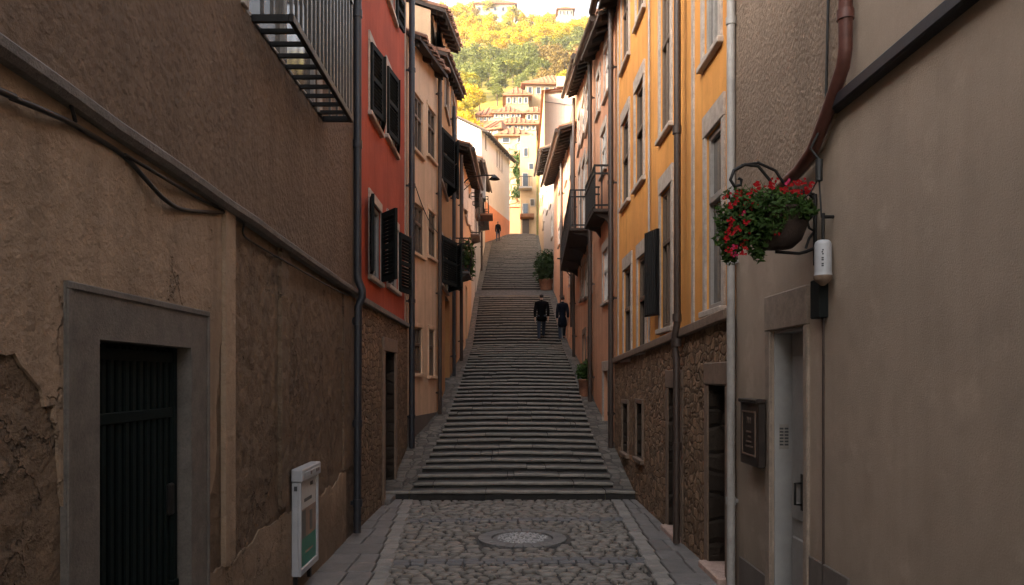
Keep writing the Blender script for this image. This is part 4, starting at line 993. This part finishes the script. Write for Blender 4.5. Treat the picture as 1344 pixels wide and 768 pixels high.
W = Wall((2.14, 22.54), (2.35, 36), 'R')
root = empty('rose_house', (2.3, 30, 4), 'narrow weathered rose house with a projecting dark tiled eave beyond the long balcony', 'house')
hs = [r2(749, 752, 190, 228), r2(742, 744.3, 205, 240), r2(750.5, 753, 262, 300), r2(734, 736.2, 218, 250), r2(741.5, 743.5, 282, 312), r2(748, 751, 340, 372), r2(733, 734.8, 300, 322)]
dr = (W.s_(747.5), W.s_(745), 3.0, gz(27)+2.1)
facade('wall', root, W, 0, W.L, 1.5, 9.15, 10.9, hs+[dr], M['salmon'], 0, .2, depth=6, ridge=2)
for h in hs: window(root, W, h, 'whitewood', 'glass', 'trim', .1, True, .6, 1, lint=.2)
t = MB(); W.box(t, dr[0], dr[1], 3, dr[3], -.19, -.15); t.build('door', M['wood'], root)
roof(root, W, 0, W.L, 9.25, 11.0, .5, 6, 2.0, so=.05)
pipe(root, W, W.s_(741), 4, 9.6, .06, 'pipedark', .12); pipe(root, W, W.s_(756), 3.2, 9.2, .06, 'pipedark', .12)

W = Wall((2.35, 36.04), (2.42, 47), 'R')
root = empty('grey_rose_house', (2.4, 42, 7), 'pale rose house with a small shed roof on struts', 'house')
hs = [r2(722, 723.6, 240, 270), r2(717.5, 719, 250, 278), r2(724, 725.6, 285, 312)]
facade('wall', root, W, 0, W.L, 4.5, 12.6, 13.4, hs, M['lilac'], 0, .2, depth=6, ridge=1.8)
for h in hs: window(root, W, h, 'whitewood', 'glass', 'trim', .1, True, .6, 1, lint=.2)
roof(root, W, 0, W.L*.62, 12.7, 13.3, .6, 6, 1.8, so=.05)

# tall pale house whose gable faces down the street
root = empty('tall_yellow_house', (3, 56, 12), 'tall pale yellow house with a bare rose gable rising above the right hand roofs', 'house')
W = Wall((2.45, 47.2), (2.95, 66), 'R')
hs = [r2(711, 712.5, 190, 214), r2(708.6, 709.6, 205, 226), r2(711.5, 713, 236, 262), r2(708.8, 710, 245, 266), r2(713, 714.5, 275, 296)]
facade('wall', root, W, 0, W.L, 8, 19.3, 20.6, hs, M['yellow'], 0, .2)
for h in hs: window(root, W, h, 'whitewood', 'glass', 'trim', .1, True, None, 1)
mb = MB(); g0, g1 = (2.45, 47.2), (7.2, 46.4)
mb.add([(2.45, 47.2, 8), (7.2, 46.5, 8), (7.2, 46.5, 19.5), (5.3, 46.8, 20.0), (2.45, 47.2, 19.3)], [(0, 1, 2, 3, 4)]); mb.build('gable_wall', M['lilac'], root, recalc=False)
mb = MB(); mb.add([(2.3, 47.0, 19.4), (2.8, 66.2, 20.7), (8, 66, 21.4), (7.3, 46.3, 19.75)], [(0, 1, 2, 3)]); mb.add([(2.3, 47.0, 19.25), (2.8, 66.2, 20.55), (8, 66, 21.25), (7.3, 46.3, 19.6)], [(0, 1, 2, 3)]); mb.build('roof', M['tilelit'], root, recalc=False)
mb = MB(); mb.tube([(2.5, 47.05, 18.7), (4, 46.9, 18.45), (6, 46.6, 18.6)], .02, 5); mb.build('wall_cable', M['cable'], root)
mb = MB(); mb.box((3.9, 47.0, 19.6), (1.4, .5, .12)); mb.box((3.5, 47.1, 19.9), (.5, .5, .6)); mb.build('chimney', M['lilac'], root)

# ------------------------------------------------------------------ houses at the top and on the hill
def hut(name, label, px0, px1, ytop, Y, wallm, roofm='tilelit', dep=9, ybot=None, rh=None, wins=(3, 1), yaw=0.0, over=.5, winm='glass', flat=False, zb=None):
    x0, x1 = xpx(px0, Y), xpx(px1, Y); zt = zpx(ytop, Y); w = x1-x0; cx = (x0+x1)/2
    zb = (min(hill(x0, Y), hill(x1, Y))-3 if zb is None else zb)
    root = empty(name, (cx, Y, zb), label, 'house'); ca, sa = math.cos(yaw), math.sin(yaw)
    def T(u, v, z): return Vector((cx+u*ca-v*sa, Y+u*sa+v*ca, z))
    hw = w/2; mb = MB()
    c = [T(-hw, 0, zb), T(hw, 0, zb), T(hw, dep, zb), T(-hw, dep, zb), T(-hw, 0, zt), T(hw, 0, zt), T(hw, dep, zt), T(-hw, dep, zt)]
    mb.add(c, [(0, 1, 5, 4), (1, 2, 6, 5), (2, 3, 7, 6), (3, 0, 4, 7), (4, 5, 6, 7)]); mb.build('wall', M[wallm], root)
    if not flat:
        rh = dep/2*((zt-EYE)/Y+.28); r = MB(); o = over; i = min(hw, dep/2)*.9
        e = [T(-hw-o, -o, zt), T(hw+o, -o, zt), T(hw+o, dep+o, zt), T(-hw-o, dep+o, zt), T(-hw+i, dep/2, zt+rh), T(hw-i, dep/2, zt+rh)]
        lo = [p-Vector((0, 0, .18)) for p in e[:4]]
        r.add(e+lo, [(0, 1, 5, 4), (1, 2, 5), (2, 3, 4, 5), (3, 0, 4), (0, 6, 7, 1), (1, 7, 8, 2), (2, 8, 9, 3), (3, 9, 6, 0), (6, 7, 8, 9)])
        n = int(w/.6)
        for k in range(n):
            u = lerp(-hw, hw, (k+.5)/n); f = min(1, (hw-abs(u))/max(i, .01)); d1 = dep/2*f; z1 = zt+rh*f
            r.tube([T(u, -o, zt+.05), T(u, d1, z1+.05)], .11, 5, caps=False)
        r.build('roof', M[roofm], root)
    nx, nz = wins; hgt = min(zt-zb, (ybot-ytop)*Y/F if ybot else 6)
    for j in range(nz):
        for k in range(nx):
            u = lerp(-hw, hw, (k+.5)/nx); ww, wh_ = min(1.0, w/nx*.42), min(1.4, hgt/nz*.5); z0 = zt - hgt*(j+.5)/nz - wh_/2
            m = MB(); a = T(u, -.02, z0+wh_/2); ux, vy = Vector((ca, sa, 0)), Vector((-sa, ca, 0))
            m.obox(a+ux*(ww/2+.06), ux*.06, vy*.08, Vector((0, 0, wh_/2+.1))); m.obox(a-ux*(ww/2+.06), ux*.06, vy*.08, Vector((0, 0, wh_/2+.1))); m.obox(a+Vector((0, 0, wh_/2+.05)), ux*ww/2, vy*.08, Vector((0, 0, .05))); m.obox(a-Vector((0, 0, wh_/2+.05)), ux*ww/2, vy*.1, Vector((0, 0, .05)))
            wo = m.build('window', M['trim'], root)
            m = MB(); m.obox(a, ux*ww/2, vy*.03, Vector((0, 0, wh_/2))); m.build('pane', M[winm], wo)
    return root, T, zt
# end of the street
rt, T, zt_ = hut('golden_corner_house', 'golden yellow corner house with a brown door facing down the steps', 683, 704, 178, 71, 'yellow', flat=True, wins=(0, 0), zb=13, dep=8)
hw = (xpx(704, 71)-xpx(683, 71))/2
for u, w, y0, y1 in ((-.3, .42, 228, 246), (-.25, .3, 195, 205), (.25, .36, 215, 222), (-.28, .42, 268, 284), (.35, .3, 262, 270)):
    m = MB(); zc = zpx((y0+y1)/2, 71); wh_ = (y1-y0)*71/F
    m.box(T(u, -.03, zc), (w+.16, .06, wh_+.16), .01); wo = m.build('window', M['trim'], rt); m = MB(); m.box(T(u, -.07, zc), (w, .04, wh_)); m.build('pane', M['glass'], wo)
m = MB(); m.box(T(-.3, -.5, zpx(249, 71)), (1.2, 1.0, .16)); bo = m.build('balcony', M['trim'], rt)
m = MB()
for k in range(7): m.box(T(-.9+.2*k, -.97, zpx(249, 71)+.5), (.04, .04, .9))
m.box(T(-.3, -.97, zpx(249, 71)+.98), (1.2, .06, .05)); m.build('railing', M['iron'], bo)
m = MB(); m.box(T(-.15, -.6, zpx(286, 71)), (1.3, 1.2, .3)); m.build('porch_roof', M['tilelit'], rt)
m = MB(); m.box(T(-.25, -.05, zpx(297, 71)), (.62, .1, 1.75)); do = m.build('door', M['shutterbrown'], rt); m = MB(); m.box(T(-.05, -.12, zpx(297, 71)), (.04, .06, .12)); m.build('handle', M['iron'], do)
# low orange wall and the rock wall with creeper
m = MB(); m.add([(.2, 73.2, 13), (2.6, 73.0, 13), (2.6, 73.0, zpx(176, 73)), (1.4, 73.1, zpx(186, 73)), (.2, 73.2, zpx(196, 73))], [(0, 1, 2, 3, 4)]); m.add([(.2, 73.2, 13), (.2, 80, 13), (.2, 80, zpx(196, 73)), (.2, 73.2, zpx(196, 73))], [(0, 1, 2, 3)])
m.add([(.2, 73.2, zpx(196, 73)), (1.4, 73.1, zpx(186, 73)), (2.6, 73.0, zpx(176, 73)), (2.6, 80, zpx(176, 73)), (.2, 80, zpx(196, 73))], [(0, 1, 2, 3, 4)])
rw = tag(m.build('retaining_wall', M['rock'], None, recalc=False), 'tall golden rock retaining wall behind the square', 'wall')
m = MB(); m.box((.95, 72.3, zpx(291, 72)), (2.1, .5, zpx(272, 72)-zpx(308, 72)), .03); m.box((.95, 72.3, zpx(271, 72)), (2.2, .62, .16), .02)
tag(m.build('garden_wall', M['coral'], None), 'low orange garden wall across the end of the square', 'wall')
cr = MB(); rc = random.Random(11)
for k in range(16): leaf_cloud(cr, (rc.uniform(.9, 2.0), 72.6, zpx(rc.uniform(200, 262), 72.6)), (.35, .3, .5), 60, .16, rnd=rc)
tag(cr.build('creeper', M['leaf'], None), 'green creeper clinging to the golden rock wall', 'creeper')
bt = empty('garden_bush', (1.6, 72.2, zpx(262, 72)), 'dark green bush on top of the low orange garden wall', 'bush')
m = MB(); leaf_cloud(m, (1.75, 72.25, zpx(250, 72)), (.75, .45, .75), 420, .14, rnd=rc); m.build('foliage', M['leafd'], bt); m = MB(); m.tube([(1.75, 72.25, zpx(270, 72)), (1.75, 72.25, zpx(252, 72))], .05, 6); m.build('stem', M['bark'], bt)

hut('hill_house', 'white rambling house with an orange roof on the skyline at the hilltop', 624, 676, 5, 284, 'hillwhite', dep=14, ybot=19, rh=3.0, wins=(5, 1), over=.8)
hut('hill_house', 'low white annex just below the skyline house', 636, 664, 17, 278, 'hillwhite', dep=6, ybot=22, wins=(0, 1), flat=True)
hut('hill_house', 'small square tower house with an orange roof right of the hilltop', 733, 752, 12, 275, 'hillwhite', dep=7, ybot=22, rh=1.2, wins=(4, 1), over=.8)
hut('hill_house', 'pale lower block under the square tower house', 730, 755, 22, 270, 'hillwhite', dep=4, wins=(0, 1), flat=True)
hut('hill_house', 'long cream house with a broad orange roof above all the other rooftops', 690, 768, 111, 118, 'hillpeach', dep=10, ybot=128, rh=2.0, wins=(7, 1), yaw=.05, over=.7)
hut('hill_house', 'cream wing with dark windows left of the long roofed house', 664, 694, 125, 116, 'hillpeach', dep=9, ybot=139, rh=1.2, wins=(4, 1), yaw=.0, over=.5)
hut('hill_house', 'terrace block under the cream wing', 660, 700, 141, 112, 'hillpeach', dep=5, ybot=152, wins=(0, 1), flat=True)
hut('hill_house', 'white house with a row of four small windows', 648, 684, 148, 107, 'hillwhite', dep=7, ybot=156, rh=.5, wins=(5, 1), over=.4)
hut('hill_house', 'long pale roofed house behind the white gable', 622, 652, 152, 108, 'hillpeach', dep=8, ybot=160, rh=.8, wins=(5, 1), yaw=-.1, over=.4)
hut('hill_house', 'wide cream house between the stacked roofs', 650, 704, 163, 100, 'hillwhite', dep=7, ybot=172, rh=.8, wins=(7, 1), over=.5)
hut('hill_house', 'small gabled house with a steep orange roof behind the white gable', 628, 656, 170, 94, 'hillwhite', dep=8, ybot=180, rh=1.3, wins=(3, 1), yaw=-.35, over=.5)
hut('hill_house', 'plain white house front just above the rock wall', 654, 694, 178, 86, 'hillwhite', dep=7, ybot=190, rh=.7, wins=(2, 1), over=.5)
hut('hill_house', 'tan house among the trees at the right edge of the hill', 752, 772, 82, 158, 'hillpeach', dep=9, ybot=96, rh=1.2, wins=(3, 1), over=.5)
hut('hill_house', 'small pale house tucked under the long roofed house', 690, 716, 148, 104, 'hillpeach', dep=6, ybot=160, rh=.6, wins=(3, 1), over=.4)

# trees on the hill
def tree_mesh(seed, leaves=880):
    r = random.Random(seed); mb = MB()
    for k in range(11):
        a = r.uniform(0, 6.28); q = r.uniform(.15, .85); c = (q*math.cos(a)*2.2, q*math.sin(a)*2.2, 4.2+r.uniform(-1.6, 2.0)*(1.15-q))
        leaf_cloud(mb, c, (r.uniform(.8, 1.5), r.uniform(.8, 1.5), r.uniform(.7, 1.25)), leaves//11, .30, rnd=r, shell=.45)
    return mb
protos = []
tr = random.Random(21)
for seed, mat, lab, grp in ((1, 'gold', 'golden leafed tree on the sunny hillside', 'golden trees on the hillside'), (2, 'gold', None, None), (3, 'gold2', 'yellow green tree on the sunny hillside', 'yellow green trees on the hillside'), (4, 'gold2', None, None), (5, 'grn', 'deep green tree in the darker grove on the hillside', 'deep green trees on the hillside'), (6, 'grn', None, None), (7, 'rusty', 'russet brown tree on the hillside above the long roof', 'russet trees on the hillside')):
    if lab: last = (lab, grp)
    cm = tree_mesh(seed); o = cm.build('crown', M[mat], None, recalc=False); me_c = o.data; bpy.data.objects.remove(o)
    tm = MB(); tm.tube([(0, 0, -1.5), (.1, 0, 1.5), (.0, .1, 3.6)], .22, 6, r1=.1); tm.tube([(0, 0, 2), (.8, .3, 3.8)], .1, 5, r1=.04); tm.tube([(0, 0, 2.2), (-.7, -.4, 4)], .1, 5, r1=.04)
    o = tm.build('trunk', M['bark'], None); me_t = o.data; bpy.data.objects.remove(o)
    protos.append((me_c, me_t, mat, last))
def place_tree(x, y, kind, s):
    c = [p for p in protos if p[2] == kind]; me_c, me_t, mat, (lab, grp) = tr.choice(c)
    r = empty('tree', (x, y, hill(x, y)), lab, 'tree', grp); r.rotation_euler.z = tr.uniform(0, 6.28); r.scale = (s*tr.uniform(.9, 1.15), s*tr.uniform(.9, 1.15), s*tr.uniform(.85, 1.2))
    for n_, me in (('crown', me_c), ('trunk', me_t)):
        q = bpy.data.objects.new(n_, me); COL.objects.link(q); q.parent = r
cnt = 0; Yt = 86
while Yt < 312:
    sp = 2.9+Yt*.0095
    x = xpx(572, Yt)+tr.uniform(0, sp)
    while x < xpx(800, Yt):
        yy = Yt+tr.uniform(-2, 2); px = PX+x/yy*F; py = PY-(hill(x, yy)+3-EYE)/yy*F
        ok = not (yy < 122 and px > 640) and not (yy < 108 and px > 612)
        if ok and 615 < px < 690 and py < 26 and yy > 255 and yy < 282: ok = tr.random() < .25
        if 728 < px < 757 and 248 < yy < 274 and py < 40: ok = False
        if ok and (px < 592 and py > 130 or px > 786 and py > 60): ok = False
        if ok and px > 764 and py > 100: ok = False
        if ok:
            k = 'gold' if tr.random() < .62 else 'gold2'
            e = ((px-650)/62)**2+((py-92)/30)**2; e2 = ((px-750)/42)**2+((py-62)/14)**2
            if e < 1 or e2 < 1: k = 'grn' if tr.random() < .85 else 'gold2'
            elif px > 700 and py > 72 and tr.random() < .6: k = 'rusty'
            elif tr.random() < .06: k = 'rusty'
            place_tree(x, yy, k, tr.uniform(.62, 1.0)*(.75+Yt/900)); cnt += 1
        x += sp*tr.uniform(.8, 1.25)
    Yt += sp*1.12
print('trees', cnt)

# ------------------------------------------------------------------ potted plants on the flank
def pot_plant(x, y, pr, ph, rad, n, leaf, label, mat, seed, zc=None):
    z = gz(y); r = empty('potted_plant', (x, y, z), label, 'potted plant'); m = MB()
    m.lathe([(0, -.05), (pr*.72, -.05), (pr*.8, 0), (pr, ph*.9), (pr*1.08, ph*.9), (pr*1.08, ph), (pr*.92, ph), (pr*.88, ph*.9), (0, ph*.88)], (x, y, z), 20); m.build('pot', M['clay'], r)
    m = MB(); rr = random.Random(seed)
    for k in range(9): leaf_cloud(m, (x+rr.uniform(-.5, .5)*rad[0], y+rr.uniform(-.5, .5)*rad[1], z+(zc or ph)+rad[2]*rr.uniform(.3, 1.35)), (rad[0]*.62, rad[1]*.62, rad[2]*.55), n//9, leaf, rnd=rr, shell=.25)
    m.build('foliage', M[mat], r); m = MB()
    for k in range(5): m.tube([(x, y, z+ph*.85), (x+rr.uniform(-.4, .4)*rad[0], y+rr.uniform(-.4, .4)*rad[1], z+ph+rad[2]*1.3)], .012, 5)
    m.build('stem', M['bark'], r); return r
pot_plant(1.69, 16.1, .125, .34, (.17, .18, .26), 1000, .036, 'small leafy plant in a terracotta pot beside the steps', 'leaf', 8)
pot_plant(xpx(716.5, 37.0), 37.0, .34, .5, (.74, .74, .80), 3800, .075, 'big bushy green plant spilling over its pot by the cobbled landing', 'leafd', 9)

# ------------------------------------------------------------------ people
def skinned(name, joints, edges, radii, mat, parent, sub=1):
    me = bpy.data.meshes.new(name); me.from_pydata(joints, edges, []); o = bpy.data.objects.new(name, me); COL.objects.link(o)
    md = o.modifiers.new('s', 'SKIN'); md.use_smooth_shade = True
    for v, r in zip(me.skin_vertices[0].data, radii): v.radius = (r, r) if not isinstance(r, tuple) else r
    me.skin_vertices[0].data[0].use_root = True
    o.modifiers.new('u', 'SUBSURF').levels = sub
    dg = bpy.context.evaluated_depsgraph_get(); dg.update()
    nm = bpy.data.meshes.new_from_object(o.evaluated_get(dg)); bpy.data.objects.remove(o)
    nm.materials.clear(); nm.materials.append(mat); q = bpy.data.objects.new(name, nm); COL.objects.link(q); q.parent = parent
    for p in nm.polygons: p.use_smooth = True
    return q
def person(x, y, zs, face, H, label, coatm, stride, long_coat, arm=1.0, seed=0, trousers='jeans', slim=1.0):
    """built facing +Y in local metres for a 1.75 m body, then scaled to H and turned"""
    r = empty('person', (x, y, zs[0]), label, 'person'); r.rotation_euler.z = face; k = H/1.75; r.scale = (k, k, k)
    dzs = (zs[1]-zs[0])/k; a, b = stride
    # joints: leg A stands on the lower step, leg B on the next one up
    J = {'pel': (0, 0, .95), 'sp1': (0, -.01, 1.10), 'sp2': (0, 0, 1.28), 'chest': (0, .0, 1.42), 'neck': (0, .015, 1.52), 'chin': (0, .035, 1.575), 'head': (0, .035, 1.66), 'top': (0, .03, 1.725)}
    E = [('pel', 'sp1'), ('sp1', 'sp2'), ('sp2', 'chest'), ('chest', 'neck'), ('neck', 'chin'), ('chin', 'head'), ('head', 'top')]
    Rd = {'pel': (.14*slim, .11), 'sp1': (.125*slim, .10), 'sp2': (.14*slim, .105), 'chest': (.12*slim, .08), 'neck': .052, 'chin': .062, 'head': (.082, .095), 'top': (.055, .065)}
    for s, nm, fy, fz in ((-1, 'a', a, 0), (1, 'b', b, dzs)):
        J['hip'+nm] = (s*.09, 0, .90); J['knee'+nm] = (s*.095, fy*.5+.07+max(0, fz)*.5, .50+fz*.65); J['ank'+nm] = (s*.09, fy-.03, .085+fz); J['ball'+nm] = (s*.095, fy+.10, .035+fz); J['toe'+nm] = (s*.097, fy+.17, .03+fz)
        E += [('pel', 'hip'+nm), ('hip'+nm, 'knee'+nm), ('knee'+nm, 'ank'+nm), ('ank'+nm, 'ball'+nm), ('ball'+nm, 'toe'+nm)]
        Rd.update({'hip'+nm: .085, 'knee'+nm: .056, 'ank'+nm: .038, 'ball'+nm: .036, 'toe'+nm: .026})
        sw = (-fy*.35)*arm
        J['sh'+nm] = (s*.185*slim, 0, 1.42); J['el'+nm] = (s*.235*slim, sw*.5-.03, 1.13); J['wr'+nm] = (s*.235*slim, sw+.03, .89); J['palm'+nm] = (s*.232*slim, sw+.05, .81)
        E += [('chest', 'sh'+nm), ('sh'+nm, 'el'+nm), ('el'+nm, 'wr'+nm), ('wr'+nm, 'palm'+nm)]
        Rd.update({'sh'+nm: .06, 'el'+nm: .043, 'wr'+nm: .028, 'palm'+nm: (.022, .036)})
        for i, (o_, L) in enumerate(((-.030, .065), (-.010, .078), (.011, .074), (.03, .058))):
            p = J['palm'+nm]; J[f'f{i}'+nm] = (p[0], p[1]-o_, p[2]-.045); J[f'g{i}'+nm] = (p[0]-s*.014, p[1]-o_*1.1+.008, p[2]-.045-L)
            E += [('palm'+nm, f'f{i}'+nm), (f'f{i}'+nm, f'g{i}'+nm)]; Rd[f'f{i}'+nm] = .0105; Rd[f'g{i}'+nm] = .0085
        p = J['wr'+nm]; J['th'+nm] = (p[0]-s*.02, p[1]+.045, p[2]-.06); J['tt'+nm] = (p[0]-s*.03, p[1]+.055, p[2]-.105); E += [('palm'+nm, 'th'+nm), ('th'+nm, 'tt'+nm)]; Rd['th'+nm] = .011; Rd['tt'+nm] = .009
    J['nose'] = (0, .135, 1.645); E.append(('head', 'nose')); Rd['nose'] = .012
    ks = list(J); ix = {n: i for i, n in enumerate(ks)}
    body = skinned('person', [J[n] for n in ks], [(ix[p], ix[q]) for p, q in E], [Rd[n] for n in ks], M['skin'], r); body.name = 'body'
    def sub(name, keys, edges, rad, mat):
        kk = list(keys); ii = {n: i for i, n in enumerate(kk)}
        return skinned(name, [keys[n] for n in kk], [(ii[p], ii[q]) for p, q in edges], [rad[n] for n in kk], M[mat], r)
    tj = {'pel': (0, 0, .96)}; te = []; trd = {'pel': (.125*slim, .10)}
    for nm in 'ab':
        an = Vector(J['ank'+nm]); tj['hip'+nm] = J['hip'+nm]; tj['knee'+nm] = J['knee'+nm]; tj['ank'+nm] = tuple(an+Vector((0, 0, .0)))
        te += [('pel', 'hip'+nm), ('hip'+nm, 'knee'+nm), ('knee'+nm, 'ank'+nm)]; trd.update({'hip'+nm: .092, 'knee'+nm: .075, 'ank'+nm: .062})
    sub('trousers', tj, te, trd, trousers)
    for nm in 'ab':
        q = {'h': tuple(Vector(J['ank'+nm])+Vector((0, -.05, -.035))), 'm': tuple(Vector(J['ball'+nm])+Vector((0, -.04, .01))), 't': tuple(Vector(J['toe'+nm])+Vector((0, .03, .004)))}
        sub('shoe', q, [('h', 'm'), ('m', 't')], {'h': (.044, .05), 'm': (.05, .042), 't': (.038, .03)}, 'shoe')
    hem = .52 if long_coat else .72
    cj = {'w': (0, -.005, 1.08), 'c': (0, .0, 1.30), 'y': (0, -.005, 1.42), 'n': (0, .0, 1.53), 'h': (0, -.01, .92), 'e': (0, -.01, hem)}; ce = [('w', 'c'), ('c', 'y'), ('y', 'n'), ('w', 'h'), ('h', 'e')]
    crd = {'w': (.165*slim, .135), 'c': (.20*slim, .15), 'y': (.185*slim, .13), 'n': (.085, .085), 'h': (.21*slim, .17), 'e': (.235*slim, .195)}
    for nm in 'ab':
        cj['sh'+nm] = tuple(Vector(J['sh'+nm])+Vector((0, 0, -.01))); cj['el'+nm] = J['el'+nm]; cj['wr'+nm] = tuple(Vector(J['wr'+nm])+Vector((0, 0, .01)))
        ce += [('y', 'sh'+nm), ('sh'+nm, 'el'+nm), ('el'+nm, 'wr'+nm)]; crd.update({'sh'+nm: .085, 'el'+nm: .066, 'wr'+nm: .05})
    co = sub('coat', cj, ce, crd, coatm)
    cl = MB(); cl.lathe([(.075, 0), (.07, .05), (.062, .06)], (0, .01, 1.485), 14)
    o = cl.build('collar', M[coatm], None); o.parent = co
    hq = {'a': (0, .012, 1.60), 'b': (0, .005, 1.69), 'c': (0, .025, 1.742)}
    sub('hair', hq, [('a', 'b'), ('b', 'c')], {'a': (.078, .07), 'b': (.094, .09), 'c': (.066, .08)}, 'hair')
    fm = MB()
    for s in (-1, 1):
        fm.box((s*.03, .122, 1.672), (.024, .012, .010), .003); fm.box((s*.088, .03, 1.645), (.016, .036, .055), .006)
    fm.box((0, .118, 1.602), (.042, .012, .010), .003); o = fm.build('face', M['skin'], None); o.parent = r
    return r
def stair_under(y):
    z = 0
    for a, b, r, t in STEPS + STEPS2:
        if y >= a+.02: z = b+r
    if RAMP0[0] < y < RAMP1[0]: z = gz(y)
    return z
def step_at(Y):
    rows = STEPS+STEPS2
    for i, (a, b, r, t) in enumerate(rows):
        if a <= Y < a+t: return i
    return 0
def put_person(px, Y, face_up, H, **kw):
    rows = STEPS+STEPS2; i = step_at(Y); a, b, r, t = rows[i]; k = H/1.75
    if face_up:
        y0 = a+.30*t+.02; z0, z1 = b+r, rows[i+1][1]+rows[i+1][2]
        # trailing foot on this step, leading foot on the next
        st = (-.02, (rows[i+1][0]+.14-y0)/k)
        return person(xpx(px, Y), y0, (z0+.012, z1+.012), 0, H, stride=st, **kw)
    y0 = rows[i+1][0]+.25; z0, z1 = rows[i+1][1]+rows[i+1][2], rows[i][1]+rows[i][2]
    return person(xpx(px, Y), y0, (z0, z1), math.pi, H, stride=(-.03, (y0-(a+.25))/k), **kw)
put_person(711, 26.45, True, 1.66, label='person in a black coat and dark jeans walking up the middle of the steps', coatm='coat', long_coat=False, slim=1.02)
put_person(738.5, 26.45, True, 1.58, label='person in a long navy coat walking up beside the salmon houses', coatm='navy', long_coat=True, slim=.86)
put_person(653.5, 58.5, False, 1.62, label='distant person in dark clothes coming down near the top of the steps', coatm='coat', long_coat=False, slim=.85)

# ------------------------------------------------------------------ light, air, camera
SUN_EL, SUN_AZ = math.radians(17), math.radians(236)      # compass: from behind on the left
sv = Vector((math.sin(SUN_AZ)*math.cos(SUN_EL), math.cos(SUN_AZ)*math.cos(SUN_EL), math.sin(SUN_EL)))
w = bpy.data.worlds.new('World'); SC.world = w; w.use_nodes = True; nt = w.node_tree
sky = nt.nodes.new('ShaderNodeTexSky'); sky.sky_type = 'NISHITA'; sky.sun_disc = False; sky.sun_elevation = SUN_EL; sky.sun_rotation = SUN_AZ
sky.air_density = .8; sky.dust_density = 6.0; sky.ozone_density = .6; sky.altitude = 100
hs_ = nt.nodes.new('ShaderNodeHueSaturation'); hs_.inputs['Saturation'].default_value = .38; nt.links.new(sky.outputs[0], hs_.inputs['Color']); nt.links.new(hs_.outputs[0], nt.nodes['Background'].inputs['Color']); nt.nodes['Background'].inputs['Strength'].default_value = .15
l = bpy.data.lights.new('sun', 'SUN'); l.energy = 2.0; l.angle = math.radians(.5); l.color = (1, .80, .52)
lo = bpy.data.objects.new('sun', l); COL.objects.link(lo); lo.rotation_euler = (-sv).to_track_quat('-Z', 'Y').to_euler(); lo.location = sv*300
hz = MB(); hz.box((0, 190, 84), (620, 510, 176)); ho = hz.build('haze', [], None); hm = bpy.data.materials.new('thin_haze'); hm.use_nodes = True; ht = hm.node_tree; ht.nodes.remove(ht.nodes['Principled BSDF'])
pv = ht.nodes.new('ShaderNodeVolumePrincipled'); pv.inputs['Density'].default_value = .00036; pv.inputs['Color'].default_value = (.95, .93, .9, 1); pv.inputs['Anisotropy'].default_value = .2; ht.links.new(pv.outputs[0], ht.nodes['Material Output'].inputs['Volume']); ho.data.materials.append(hm)
tag(ho, 'thin warm haze hanging over the hillside', None, None, 'stuff'); cyc = bpy.context.scene.cycles
c = bpy.data.cameras.new('camera'); c.sensor_width = 36; c.lens = F/1344*36; c.shift_x = (672-PX)/1344; c.shift_y = (PY-384)/1344; c.clip_end = 3000; c.clip_start = .05
co = bpy.data.objects.new('camera', c); COL.objects.link(co); co.location = (0, 0, EYE); co.rotation_euler = (math.radians(90), 0, 0); SC.camera = co
SC.render.engine = 'CYCLES'; cy = SC.cycles; cy.use_denoising = True; cy.max_bounces = 8; cy.diffuse_bounces = 5; cy.glossy_bounces = 3; cy.transmission_bounces = 3; cy.sample_clamp_indirect = 8
vs = SC.view_settings; vs.view_transform = 'Standard'; vs.look = 'None'; vs.gamma = 1; vs.use_curve_mapping = False; vs.exposure = 2.72
